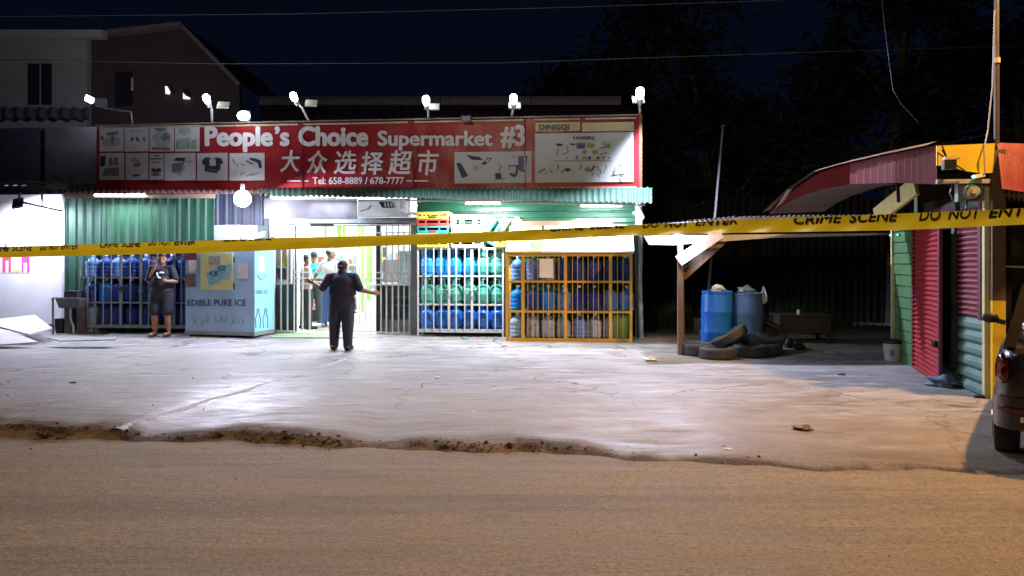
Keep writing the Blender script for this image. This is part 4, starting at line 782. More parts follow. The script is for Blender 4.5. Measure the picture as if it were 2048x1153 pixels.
# boards leaning and lying at the far left
def board(label, pts, mat, th=.03):
    P_ = [W(x, y, Y) for x, y, Y in pts]; n = (P_[1] - P_[0]).cross(P_[2] - P_[0]).normalized(); n = n if n.z > 0 else -n
    mb = MB(); k = len(P_); mb.ring([P_, [p - n * th for p in P_]]); c_ = sum(P_, Vector()) / k; return solo('board', mb, mat, label, 'board', FW, (c_.x, c_.y, min(p.z for p in P_) - th), 'boards dumped by the left wall')
m_brd = M('pale_board', (.52, .52, .54), .6, 0, .12, 3, grime=.3)
board('big pale board tilted up on the ground near the white wall', [(-20, 640, 15.6), (70, 630, 15.55), (104, 656, 14.75), (58, 669, 14.4), (-20, 648, 15.0)], m_brd)
board('long pale board lying in front of the tilted one at the left edge', [(-40, 648, 14.6), (20, 662, 14.4), (76, 684, 13.95), (-40, 692, 13.7)], M('pale_board_worn', (.48, .48, .50), .6, 0, .15, 3, grime=.35))
board('dark broken board half buried near the sink', [(95, 676, 14.1), (235, 674.5, 14.2), (230, 679, 14.02), (120, 682, 13.9)], M('grey_wet_board', (.20, .22, .22), .6), .02)
def flat(name, label, cat, pxs, mat, th=.02, lift=.0):
    P_ = [on_ground(x, y) for x, y in pxs]; c_ = sum(P_, Vector()) / len(P_); mb = MB(); mb.ring([[p + Vector((0, 0, -.01)) for p in P_], [p + Vector((0, 0, th + lift)) for p in P_]]); return solo(name, mb, mat, label, cat, FW, c_)
flat('door_mat', 'long green mat lying on the ground in front of the gate', 'mat', [(556, 667.5), (748, 667.5), (738, 673), (700, 676.5), (540, 676)], M('green_mat', (.22, .36, .20), .9, 0, .2, 20, .4, 90), .012)
flat('plywood_sheet', 'thin grey sheet lying on the ground before the freezer', 'board', [(518, 684), (587, 681), (560, 690), (500, 691.5)], M('grey_sheet', (.40, .43, .42), .6, 0, .15, 4), .015)
# ================================================================== UPPER HOUSE ON THE LEFT
hs = thing('upper_house', 'two storey house rising behind at the far left, pale front and dark gable', 'house', FW, W(175, 240, 19.5))
m_hw = M('house_pale_paint', (.50, .50, .52), .8, 0, .12, 1.5, .2, 30, .3, (.3, .3, .34)); m_hd = M('house_dark_brick', (.12, .075, .085), .85, 0, .25, 2, .3, 30)
def wq(name, pts, Y, th, mat, parent=hs):
    P_ = [W(x, y, Y) for x, y in pts]; mb = MB(); mb.ring([P_, [p + Vector((0, th, 0)) for p in P_]]); return part(parent, name, mb, mat)
wq('front_wall', [(-120, 78), (174, 78), (174, 340), (-120, 340)], 19.5, .2, m_hw)
wq('gable_wall', [(174.5, 76), (210, 72), (365, 56), (478, 172), (485, 340), (174.5, 340)], 19.7, .2, m_hd)
mb = MB(); mb.bar(W(-120, 70, 19.2), W(210, 70, 19.2), .25, .19); part(hs, 'fascia_board', mb, M('pale_fascia', (.58, .57, .58), .7))
mb = MB(); mb.bar(W(212, 68, 19.4), W(367, 51, 19.4), .3, .11); part(hs, 'barge_board', mb, M('dull_barge_board', (.26, .20, .21), .7)); mb = MB(); mb.bar(W(365, 52, 19.4), W(482, 172, 19.4), .3, .10); part(hs, 'barge_board', mb, M('dull_barge_board', (.26, .20, .21), .7))
mb = MB(); A, B, C_ = W(212, 66, 19.3), W(367, 49, 19.3), W(484, 172, 19.3)
for p, q in ((A, B), (B, C_)): mb.poly([p, q, q + Vector((0, 6, 0)), p + Vector((0, 6, 0))])
part(hs, 'roof', mb, m_maroon)
mb = MB(); mb.bar(W(-120, 124, 19.47), W(174, 124, 19.47), .06, .03); part(hs, 'string_course', mb, M('pale_fascia', (.58, .57, .58), .7))
for x0, x1 in ((56, 77), (83, 102)):
    wn = wq('window', [(x0, 128), (x1, 128), (x1, 210), (x0, 210)], 19.46, .06, M('window_dark_glass', (.03, .03, .05), .3))
    for k in range(5): mb = MB(); z = 136 + k * 16; mb.bar(W(x0 + 1, z, 19.44), W(x1 - 1, z, 19.44), .02, .02); part(wn, 'grille_bar', mb, M('window_grille', (.10, .10, .13), .5, .5))
    for k in range(2): mb = MB(); x = x0 + (x1 - x0) * (k + 1) / 3; mb.bar(W(x, 129, 19.43), W(x, 209, 19.43), .02, .02); part(wn, 'grille_bar', mb, M('window_grille', (.10, .10, .13), .5, .5))
mb = MB(); mb.corr(W(-120, 216, 19.35), W(178, 216, 19.35), W(-120, 237, 18.9), W(178, 237, 18.9), .30, .04, 2); part(hs, 'awning', mb, M('scalloped_awning', (.22, .22, .24), .6))
wn = wq('window', [(230, 145), (264, 143), (264, 212), (230, 214)], 19.66, .06, M('window_dark_glass', (.03, .03, .05), .3)); mb = MB(); mb.bar(W(265, 156, 19.6), W(265, 182, 19.6), .05, .05); part(wn, 'edge_trim', mb, M('bright_trim', (.75, .75, .78), .5))
for cx, cy, flip in ((338, 180, 0), (374, 189, 1)):
    wn = wq('window', [(cx - 8, cy - 10), (cx + 2, cy - 11), (cx + 9, cy + 5), (cx + 3, cy + 9), (cx - 8, cy + 8)], 19.66, .04, M('window_dark_glass', (.03, .03, .05), .3))
    pts = [(cx - 8, cy - 7), (cx - 4, cy - 7), (cx + 2, cy + 4), (cx + 1, cy + 9), (cx - 7, cy + 8)] if not flip else [(cx - 8, cy - 3), (cx - 4, cy + 2), (cx + 6, cy + 7), (cx + 5, cy + 10), (cx - 8, cy + 9)]
    wq('reflecting_pane', pts, 19.62, .02, M('louvre_reflection', (.8, .8, .8), .5, emis=(.9, .93, 1), es=.9), wn)  # pane glows to stand in for white light reflected by the louvre

# ================================================================== LEAN-TO BETWEEN SHOP AND KIOSK
YL = 12.9
m_zinc = M('weathered_zinc', (.055, .055, .058), .6, .3, .35, 4, .1, 30, .5, (.10, .07, .05)); m_wood = M('rough_brown_timber', (.17, .115, .085), .8, 0, .35, 9, .4, 30, stretch=(1, 1, .25)); m_palew = M('lamplit_timber', (.62, .58, .52), .7, 0, .15, 8, .2, 30)
lt = thing('lean_to', 'corrugated zinc lean-to roof on a timber post beside the shop', 'shelter', FW, W(1355, 707, YL))
xs_ = [1288, 1380, 1470, 1560, 1650, 1740, 1832]
for k in range(6):
    def yy(x): return 447 - 16 * min(1, (x - 1288) / 190) - 4 * max(0, (x - 1480) / 350)
    a, b = W(xs_[k], yy(xs_[k]) + 3, YL), W(xs_[k + 1] + 4, yy(xs_[k + 1]) + 3, YL); up = Vector((.35, 3.0, -.02)); mb = MB()
    a.z += .008 * (k % 2); b.z += .008 * (k % 2)
    mb.corr(a, b, a + up, b + up, .085, .02, 3, 'sin', Vector((0, -.1, 1))); part(lt, 'roof_sheet', mb, m_zinc)
for k in range(6):
    a, b = W(xs_[k], yy(xs_[k]) + 4, YL - .03), W(xs_[k + 1], yy(xs_[k + 1]) + 4, YL - .03); mb = MB(); mb.corr(a, b, a - Vector((0, .01, .10)), b - Vector((0, .01, .10)), .085, .012, 1, 'sin', Vector((0, -1, 0))); part(lt, 'front_flashing', mb, M('lit_zinc_flashing', (.22, .22, .24), .5, .3, .4, 3, grime=.6, gcol=(.05, .04, .035)))  # front strip in lighter zinc, standing in for the lamplit roof edge
mb = MB(); mb.bar(W(1290, 462, YL + .04), W(1832, 444, YL + .04), .05, .12); part(lt, 'wall_plate', mb, m_wood)
mb = MB(); mb.ring([[W(1287, 472, YL - .02), W(1790, 466, YL - .02), W(1790, 470, YL - .02), W(1550, 476, YL - .02), W(1350, 490, YL - .02), W(1298, 490, YL - .02)], [p + Vector((0, .03, 0)) for p in [W(1287, 472, YL - .02), W(1790, 466, YL - .02), W(1790, 470, YL - .02), W(1550, 476, YL - .02), W(1350, 490, YL - .02), W(1298, 490, YL - .02)]]]); part(lt, 'valance_board', mb, M('pale_grey_board', (.40, .40, .40), .6, 0, .2, 4, grime=.3))
g0 = on_ground(1354, 707); mb = MB(); mb.bar((g0.x, YL, gz(g0.x, YL) - .03), (g0.x, YL, W(1355, 455, YL).z), .085, .085, (0, 1, 0)); part(lt, 'post', mb, m_wood)
mb = MB(); mb.bar((g0.x + .09, YL + .22, gz(g0.x, YL) - .03), (g0.x + .07, YL + .22, W(1365, 470, YL + .2).z), .07, .07, (0, 1, 0)); part(lt, 'post', mb, m_wood)
mb = MB(); mb.bar(W(1357, 523, YL - .07), W(1441, 466, YL - .07), .04, .19, (0, 0, 1)); part(lt, 'brace', mb, m_palew)  # brace timber coloured pale for the lamplight falling on it
mb = MB(); mb.bar(W(1364, 553, YL + .27), W(1452, 473, YL + .27), .04, .17, (0, 0, 1)); part(lt, 'brace', mb, m_wood)
bl = thing('small_bulb', 'small lit bulb at the top of the lean-to post', 'light', FW, W(1353, 469, YL - .1)); c = W(1353, 468, YL - .1); mb = MB(); mb.sph(c, .045, 10, 8); part(bl, 'globe', mb, M('lit_small_bulb', (.9, .9, .9), .4, emis=(.86, .9, 1), es=12), 60); mb = MB(); mb.cyl(c + Vector((0, .02, .03)), c + Vector((0, .06, .10)), .03, n=8); part(bl, 'holder', mb, m_whst)
lamp(bl, 'POINT', c + Vector((-.02, -.10, -.05)), 80, (.76, .8, 1), FW, .06)
# thin leaning mast behind
mb = MB(); mb.tube([W(1412, 640, 15.2), W(1446, 252, 15.6)], .028, 6); mb.tube([W(1442, 254, 15.55), W(1449, 251, 15.55)], .035, 6); q = W(1412, 640, 15.2); solo('mast', mb, M('dull_mast_metal', (.22, .23, .25), .5, .5), 'thin leaning metal mast behind the lean-to roof', 'pole', FW, (q.x, q.y, q.z))
mb = MB(); q0 = W(1412, 642, 15.2); mb.box(q0.x - .2, q0.x + .2, 15.0, 15.4, .0, q0.z + .05); solo('mast_block', mb, m_stone, 'dark concrete block holding the leaning mast', 'block', FW, (q0.x, 15.2, .0))

# ---- barrels
def barrel(label, px, Y, wpx, mat, top):
    x = (px - 1024) / FPX * Y; z = gz(x, Y); r = wpx / 2 / FPX * Y; h = W(px, top, Y).z - z; t = thing('barrel', label, 'barrel', FW, (x, Y, z), 'blue barrels by the tyres')
    a = MB(); a.lathe([(r * .3, .0), (r * .93, .0), (r * .97, .02), (r, .06), (r, h * .3), (r * 1.025, h * .32), (r * 1.025, h * .345), (r, h * .365), (r * .995, h * .63), (r * 1.02, h * .65), (r * 1.02, h * .675), (r * .995, h * .695), (r * .98, h * .9), (r * .93, h * .955), (r * .90, h * .96)], (x, Y, z), 28); part(t, 'shell', a, mat, 40)
    a = MB(); a.lathe([(r * .90, h * .955), (r * .965, h * .96), (r * .965, h), (r * .92, h), (r * .90, h * .975), (r * .05, h * .972)], (x, Y, z), 28); part(t, 'lid_ring', a, mat, 40); return t, Vector((x, Y, z + h)), r
_, b1, rb = barrel('bright blue plastic barrel, the nearer the post', 1434, 13.25, 62, M('bright_blue_barrel', (.007, .12, .52), .38, 0, .2, 3, grime=.25, gcol=(.03, .12, .35)), 582)
_, b2, rb2 = barrel('faded grey blue barrel behind the leaning tyre', 1495, 13.2, 60, M('faded_blue_barrel', (.09, .18, .32), .5, 0, .2, 3, grime=.3, gcol=(.10, .13, .18)), 586)
m_bag = M('white_plastic_bag', (.68, .72, .78), .3, 0, .1, 8, .8, 14, trans=.15)
def lump(label, c_, r_, seed, name='plastic_bag', mat=m_bag):
    rn = random.Random(seed); a = MB(); a.sph((0, 0, 0), (1, 1, 1), 14, 9); vv = []
    for v in a.v:
        k = 1 + .28 * math.sin(v[0] * 5 + seed) * math.cos(v[1] * 4 + seed * 2) + .18 * math.sin(v[2] * 7 + v[0] * 3) + rn.uniform(-.06, .06); vv.append((v[0] * k * r_[0], v[1] * k * r_[1], max(-.55, v[2]) * k * r_[2] + .5 * r_[2]))
    a.v = vv; t = solo(name, a, mat, label, 'bag', FW, (0, 0, 0), None, 50); t.location = c_; return t
lump('crumpled white plastic bag on the bright blue barrel', b1 + Vector((.0, -.02, .0)), (.11, .1, .07), 3); lump('crumpled white bag and lid heaped on the faded barrel', b2 + Vector((-.02, -.02, 0)), (.15, .13, .08), 5)
lump('white plastic bag slumped over the right rim of the faded barrel', b2 + Vector((rb2 * .98, -.05, -.17)), (.06, .08, .16), 17, 'hanging_bag')
# ---- tyres
m_tyre = M('old_tyre_rubber', (.055, .058, .066), .72, 0, .3, 8, .4, 40, .5, (.085, .087, .095))
def tyre_parts(t, Rr, wd_):
    n = 36; pr = [(.62, -.42), (.78, -.5), (.93, -.47), (.985, -.38), (1.0, -.2), (1.0, .2), (.985, .38), (.93, .47), (.78, .5), (.62, .42), (.58, .3), (.66, .2), (.9, .1), (.9, -.1), (.66, -.2), (.58, -.3)]
    a = MB(); rings = [[(Rr * r_ * math.cos(6.28319 * j / n), Rr * r_ * math.sin(6.28319 * j / n), wd_ * z) for r_, z in pr] for j in range(n)]
    k = len(pr); a.v = [p for r_ in rings for p in r_]
    for j in range(n):
        for i in range(k): a.f.append((j * k + i, ((j + 1) % n) * k + i, ((j + 1) % n) * k + (i + 1) % k, j * k + (i + 1) % k))
    o = bpy.data.objects.new('carcass', a.mesh('carcass', m_tyre, 40)); COL.objects.link(o); o.parent = t
    b = MB()
    for q in (-.26, -.09, .09, .26):
        b.tube([(Rr * 1.0 * math.cos(6.28319 * j / n), Rr * 1.0 * math.sin(6.28319 * j / n), wd_ * q) for j in range(n + 1)], wd_ * .035, 4)
    o2 = bpy.data.objects.new('tread_rib', b.mesh('tread_rib', m_tyre, 40)); COL.objects.link(o2); o2.parent = t
def tyre(label, px, py, Y, Rr, wd_, rot=(0, 0, 0), z=None):
    p = W(px, py, Y); t = bpy.data.objects.new('tyre', None); COL.objects.link(t); t.location = (p.x, p.y, (gz(p.x, Y) + wd_ / 2) if z is None else z); t.rotation_euler = rot; ANCH[t.name] = Vector(); tag(t, label, 'tyre', 'old tyres heaped by the barrels'); tyre_parts(t, Rr, wd_); return t
tyre('pale dusty tyre lying flat behind the post, left of the heap', 1397, 690, 12.95, .31, .215)
tyre('tyre lying flat at the front of the heap', 1435, 705, 12.45, .305, .20)
tyre('tyre lying flat in the heap right of the front one', 1500, 700, 12.72, .29, .20)
tyre('tyre lying flat at the right end of the heap', 1530, 697, 12.98, .29, .205)
tyre('tyre leaning aslant across the heap in front of the barrels', 1458, 676, 12.78, .33, .17, (R(-12), R(-29), .15), gz(3.7, 12.8) + .335)
tyre('tyre tipped up on its edge at the back right of the heap', 1532, 680, 13.15, .34, .21, (R(33), R(10), .1), gz(4.4, 13.1) + .35)
# ---- old table, pots and bits in the dark
tb = thing('old_table', 'old brown table with a deep front standing in the dark', 'table', FW, W(1612, 690, 13.9)); ztb = W(1612, 630, 13.9).z; xa, xb = W(1560, 630, 13.9).x, W(1662, 630, 13.9).x; zg = gz(xa, 13.9)
mb = MB(); mb.box(xa, xb, 13.88, 14.5, ztb - .03, ztb); part(tb, 'top', mb, M('dark_old_timber', (.075, .055, .042), .85, 0, .35, 9, .3)); mb = MB(); mb.box(xa + .04, xb - .04, 13.92, 14.45, ztb - .34, ztb - .031); part(tb, 'apron', mb, M('dark_old_timber', (.075, .055, .042), .85, 0, .35, 9, .3))
for x in (xa + .03, xb - .03):
    for y in (13.93, 14.44): mb = MB(); mb.box(x - .03, x + .03, y - .03, y + .03, zg - .02, ztb - .031); part(tb, 'leg', mb, M('dark_old_timber', (.075, .055, .042), .85, 0, .35, 9, .3))
q = W(1597, 626, 14.0); mb = MB(); mb.lathe([(.005, 0), (.03, 0), (.032, .07), (.02, .09), (.006, .092)], (0, 0, 0), 10); t = solo('white_cup', mb, m_paper, 'small white cup standing on the old table', 'cup', FW, (0, 0, 0), None, 50); t.location = (q.x, 14.0, ztb)
for k, (px, Y, h, r_, lb) in enumerate(((1578, 13.5, .17, .08, 'dark pot with a pale lid beside the old table'), (1598, 13.35, .11, .11, 'dark rag heap with a pale scrap right of the tyres'))):
    x = (px - 1024) / FPX * Y; mb = MB(); mb.lathe([(.01, 0), (r_ * .8, 0), (r_, h * .3), (r_ * .9, h * .8), (r_ * .5, h), (.01, h)], (0, 0, 0), 12); t = solo('pot', mb, m_black, lb, 'pot', FW, (0, 0, 0), None, 50); t.location = (x, Y, gz(x, Y))

# ================================================================== KIOSK ON THE RIGHT
m_kg = M('kiosk_green_paint', (.06, .14, .055), .5, 0, .2, 4, .15, 30, .4, (.06, .14, .09)); m_kt = M('kiosk_teal_paint', (.09, .17, .15), .5, 0, .2, 4, .15, 30, .4, (.08, .15, .14))
m_shut = M('red_shutter_paint', (.31, .022, .03), .42, .1, .22, 5, 0, 0, .3, (.30, .12, .14)); m_shut2 = M('faded_red_shutter_paint', (.22, .05, .065), .45, .1, .25, 5, 0, 0, .4, (.26, .16, .18)); m_kred = M('red_corrugated_sheet', (.15, .007, .011), .45, .15, .25, 3, .1, 30, .3, (.14, .03, .03)); m_ky = M('kiosk_yellow_paint', (.74, .52, .03), .5, 0, .12, 3, grime=.2, gcol=(.5, .3, .05)); m_kpink = M('dusty_pink_wall', (.24, .13, .17), .7, 0, .2, 3)
KZ = .07
def K(px, py=500): return hit(FR_, px, py, 0, 0)
def Kp(px, py, x=0): return hit(FR_, px, py, 0, x)
ki = thing('market_kiosk', 'closed kiosk with green boards, red shutters and a red zinc awning', 'kiosk', FR_, (0, 1.8, KZ))
yA, yB, yC, yD, yE = K(1790).y, K(1831).y, K(1892).y, K(1906).y, K(1914).y
def ztop(y): return 2.62 - .08 * y
n = 13
for k in range(n):
    z0 = KZ + k * .178; mb = MB(); mb.ring([[(x, yB, z), (x, yA, z)] for x, z in ((.0, z0), (-.02, z0 + .008), (-.008, z0 + .165), (0.01, z0 + .172))], False); part(ki, 'plank', mb, m_kg)
mb = MB(); mb.box(.02, .12, yB - .02, yA - .002, 0, ztop(yB)); part(ki, 'wall', mb, m_kpink)
mb = MB(); mb.bar((-.03, yA + .02, KZ - .02), (-.03, yA + .02, 2.4), .05, .05, (0, 1, 0)); part(ki, 'corner_trim', mb, M('cream_trim', (.55, .50, .28), .6))
mb = MB(); mb.poly([(.04, .0, 2.15), (.04, yA, 2.15), (.04, yA, ztop(yA)), (.04, 0, ztop(0))]); part(ki, 'upper_wall', mb, m_kpink)
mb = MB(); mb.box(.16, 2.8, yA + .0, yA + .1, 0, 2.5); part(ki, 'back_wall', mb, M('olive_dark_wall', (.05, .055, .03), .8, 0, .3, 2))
mb = MB(); mb.box(.105, .6, yE - .1, yB - .03, 0, 2.6); part(ki, 'doorway_shade_block', mb, m_black)  # black box added behind the doorway to stand in for its shade
# hinged leaf of slats, standing a little open
hx, hy = -.03, yB; fe = FR_.i @ Vector((5.62, 9.72, 0)); lv = Vector((fe.x - hx, fe.y - hy)); LL = lv.length; ang = math.atan2(lv.y, lv.x)
slat = MB(); slat.ring([[(x, y, z) for x in (0, LL)] for y, z in ((.02, 0), (.004, .012), (-.016, .026), (-.022, .036), (-.016, .048), (.004, .060), (.02, .068))], False); slatm = slat.mesh('slat', m_shut, 60)
for k in range(31):
    o = inst(ki, 'slat', slatm, (hx, hy, KZ + .03 + k * .068), (0, 0, ang)); o.scale = (1, -1, 1)
m_dr = M('dark_red_frame', (.12, .03, .045), .5)
for d in (0, LL): mb = MB(); q = Vector((hx, hy)) + lv.normalized() * d; mb.box(q.x - .02, q.x + .02, q.y - .03, q.y + .03, KZ + .02, KZ + .03 + 31 * .068); part(ki, 'leaf_stile', mb, m_dr)
mb = MB(); q = Vector((hx, hy)) + lv.normalized() * (LL - .06); mb.obox((q.x - .05, q.y, KZ + .55), (.05, .1, .08)); part(ki, 'bolt', mb, m_black)
# jamb, conduit, near panel with shutter above and teal boards below
mb = MB(); mb.box(-.02, .05, yE, yD, KZ, ztop(yE) - .05); part(ki, 'jamb', mb, m_kt)
mb = MB(); mb.tube([Kp(1911, 450, -.05), Kp(1911, 620, -.05), Kp(1909, 735, -.05), Kp(1905, 742, -.05)], .018, 6); mb.obox(Kp(1911, 620, -.06), (.05, .08, .06)); part(ki, 'conduit', mb, m_black)
yF = K(1972).y; zs0 = 1.0
slat = MB(); slat.ring([[(x, y, z) for y in (yF + .12, yE)] for x, z in ((.02, 0), (.004, .012), (-.016, .026), (-.022, .036), (-.016, .048), (.004, .060), (.02, .068))], False); slatm2 = slat.mesh('slat', m_shut2, 60)
for k in range(20): inst(ki, 'slat', slatm2, (-.02 + 0, 0, 1.02 + k * .068))
mb = MB(); mb.box(-.05, .03, yF + .03, yF + .115, 1.0, 2.45); part(ki, 'shutter_frame', mb, m_dr)
for k in range(6):
    z0 = KZ + k * .157; mb = MB(); mb.ring([[(x, .02, z), (x, yE, z)] for x, z in ((.0, z0), (-.03, z0 + .04), (-.03, z0 + .09), (0.0, z0 + .15))], False); part(ki, 'plank', mb, m_kt)
mb = MB(); mb.box(.03, .1, .02, yE, 0, 2.5); part(ki, 'wall', mb, m_kt)
mb = MB(); mb.box(-.05, .0, -.05, .02, KZ - .03, ztop(0)); part(ki, 'edge_trim', mb, M('cream_trim', (.55, .50, .28), .6))
mb = MB(); mb.box(.0, .14, -.14, -.051, KZ - .05, 1.25); part(ki, 'corner_post', mb, m_ky); mb = MB(); mb.box(.0, .14, -.14, -.051, 1.25, 3.02); part(ki, 'corner_post', mb, M('brown_post_paint', (.12, .08, .05), .6, 0, .25, 6))
# awning: fascia, beam, curved red side sheet, roof skin
def Ky(px, py, y=-.16): return hit(FR_, px, py, 1, y)
mb = MB(); P_ = [Ky(x, y) for x, y in ((1874, 292), (1990, 287), (1985, 346), (1965, 347), (1930, 342), (1905, 334), (1874, 331))]; mb.ring([P_, [p + Vector((0, .03, 0)) for p in P_]]); part(ki, 'fascia_board', mb, m_ky)
mb = MB(); mb.bar(Ky(1873, 364, -.12), Ky(1978, 363, -.12), .06, .05); part(ki, 'beam', mb, M('pale_beam', (.42, .38, .32), .7))
top = [(1874, 291, 8.95), (1790, 308, 9.9), (1700, 328, 11.0), (1640, 345, 11.6), (1595, 375, 12.0), (1565, 402, 12.2), (1540, 426, 12.35)]; bot = [(1874, 369, 8.95), (1790, 366, 9.9), (1700, 369, 11.0), (1640, 380, 11.6), (1597, 395, 12.0), (1568, 410, 12.2), (1541, 428, 12.35)]
def fine_pts(seq, m_=26):
    out = []
    for i in range(len(seq) - 1):
        for k in range(m_): t_ = k / m_; out.append([seq[i][j] * (1 - t_) + seq[i + 1][j] * t_ for j in range(3)])
    return out + [list(seq[-1])]
T_ = [FR_.i @ W(*p) for p in fine_pts(top)]; B_ = [FR_.i @ W(*p) for p in fine_pts(bot)]; mb = MB()
rows = [[(p.lerp(q, f) + Vector((.018 * math.sin(i * 1.57), 0, 0))) for i, (p, q) in enumerate(zip(T_, B_))] for f in (0, .5, 1)]; mb.ring(rows, False); part(ki, 'awning_sheet', mb, m_kred)
mb = MB(); mb.ring([[p + Vector((0, 0, .02)) for p in T_[::13]], [p + Vector((1.5, .35, .32)) for p in T_[::13]]], False); part(ki, 'awning_roof', mb, m_zinc)
mb = MB(); mb.ring([[p + Vector((0, 0, .05)) for p in T_[::13]], [p + Vector((-.13, -.02, -.0)) for p in T_[::13]]], False); part(ki, 'roof_lip', mb, M('rusty_lip', (.16, .12, .10), .7))
mb = MB(); mb.ring([[p for p in B_[::13]], [p + Vector((.85, .1, .03)) for p in B_[::13]]], False); part(ki, 'soffit', mb, M('dim_soffit', (.16, .12, .11), .8))
mb = MB(); mb.bar(FR_.i @ W(1832, 372, 10.2), FR_.i @ W(1752, 434, 11.2), .05, .26); part(ki, 'brace', mb, M('pale_yellow_timber', (.62, .55, .22), .6))
mb = MB(); mb.bar(FR_.i @ W(1794, 352, 10.1), FR_.i @ W(1797, 405, 10.1), .04, .04); part(ki, 'hanger', mb, m_black)
mb = MB(); mb.ring([[FR_.i @ W(1545, 426, 12.35), FR_.i @ W(1541, 430, 12.33)], [FR_.i @ W(1570, 402, 12.18), FR_.i @ W(1562, 400, 12.15)], [FR_.i @ W(1584, 378, 12.05), FR_.i @ W(1575, 380, 12.02)]], False); part(ki, 'torn_flap', mb, M('pale_flap', (.6, .58, .62), .6))
# meter, lamp and cables under the awning
me_ = thing('electric_meter', 'grey green electric meter with cables under the kiosk awning', 'meter', FR_, Ky(1945, 400, .0))
c = Ky(1945, 385, -.05); mb = MB(); mb.box(c.x - .17, c.x + .1, -.09, .02, c.z - .11, c.z + .10); part(me_, 'box', mb, M('meter_grey_green', (.20, .25, .24), .5)); mb = MB(); a = MB(); a.lathe([(.09, 0), (.09, .06), (.07, .08), (.01, .085)], (0, 0, 0), 16); mb.add(a, Matrix.Translation((c.x - .04, -.09, c.z)) @ Matrix.Rotation(R(90), 4, 'X')); part(me_, 'dial', mb, M('meter_dial', (.28, .33, .32), .3), 40); mb = MB(); mb.obox((c.x - .03, -.18, c.z + .0), (.05, .01, .05)); part(me_, 'tag', mb, m_cream)
mb = MB(); mb.tube([(c.x - .2, -.06, c.z + .15), (c.x - .25, -.08, c.z), (c.x - .2, -.1, c.z - .18)], .012, 5); mb.tube([(c.x - .08, -.12, c.z - .1), (c.x - .1, -.14, c.z - .2)], .01, 5); part(me_, 'cable', mb, m_black)
t = thing('dark_floodlight', 'small unlit dark floodlight hung on cables on the yellow fascia', 'floodlight', FR_, Ky(1898, 335, -.24)); c = Ky(1898, 330, -.26); mb = MB(); mb.obox(c, (.13, .1, .11)); part(t, 'housing', mb, m_black); mb = MB(); mb.obox(c + Vector((0, 0, .075)), (.11, .08, .035)); part(t, 'cap', mb, m_cream); mb = MB()
for x, y in ((1874, 305), (1884, 300), (1919, 316), (1884, 292), (1930, 342)): mb.tube([c + Vector((0, .03, .06)), Ky(x, y, -.19)], .009, 5)
part(t, 'cable', mb, m_black)
for k, (x, y, lb) in enumerate(((1946, 354, 'tiny green indicator light beside a white plug under the yellow fascia'), (1781, 471, 'tiny green indicator light on the lean-to edge by the green boards'), (1795, 470, 'tiny green indicator light on the green boards'))):
    t = thing('indicator_light', lb, 'light', FR_, Ky(x, y, -.2) if k == 0 else Kp(x, y, -.06), 'tiny green lights on the kiosk'); c = ANCH[t.name]; mb = MB(); mb.sph(c, .016 if k < 2 else .012, 8, 6); part(t, 'diode', mb, M('green_diode', (.1, .9, .4), .4, emis=(.1, 1, .45), es=5), 60); mb = MB(); mb.obox(c + Vector((.07, .02, .012) if k == 0 else (.03, .02, 0)), (.12, .03, .045) if k == 0 else (.03, .03, .03), (0, R(-12), 0)); part(t, 'casing', mb, m_paper if k == 0 else m_black)
# right-hand awning and dark back of the porch
pr_ = thing('porch', 'dark open porch with a red awning right of the kiosk post', 'porch', FW, (7.2, 9.2, .05))
mb = MB(); mb.corr(W(1994, 286, 8.75), W(2140, 291, 8.75), W(2004, 378, 8.35), W(2140, 398, 8.35), .2, .0004, 2, 'sin', Vector((0, -1, .2))); part(pr_, 'awning_sheet', mb, m_kred)
mb = MB(); mb.corr(W(2006, 384, 8.9), W(2140, 396, 8.9), W(2012, 396, 8.9), W(2140, 410, 8.9), .06, .03, 1, 'sin', Vector((0, 0, 1))); part(pr_, 'valance', mb, M('white_valance', (.6, .6, .66), .5))
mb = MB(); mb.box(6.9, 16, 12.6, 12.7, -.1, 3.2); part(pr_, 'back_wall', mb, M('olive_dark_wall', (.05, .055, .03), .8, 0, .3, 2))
mb = MB(); mb.poly([W(1994, 284, 8.8), W(2140, 288, 8.8) + Vector((7, 0, 0)), W(2140, 288, 8.8) + Vector((7.5, 3.8, .3)), W(1994, 284, 8.8) + Vector((.8, 3.8, .3))]); part(pr_, 'awning_roof', mb, m_zinc)  # unseen right end extended to shade the porch from the street light
mb = MB(); mb.tube([W(1996, 533, 8.75), W(2060, 535, 8.7), W(2160, 532, 8.6)], .012, 5); part(pr_, 'strap', mb, M('cream_strap', (.6, .56, .40), .7))
mb = MB(); q = W(2150, 700, 8.6); mb.bar((q.x, 8.6, 0), (q.x, 8.6, 3.1), .1, .1, (0, 1, 0)); part(pr_, 'post', mb, m_wood)
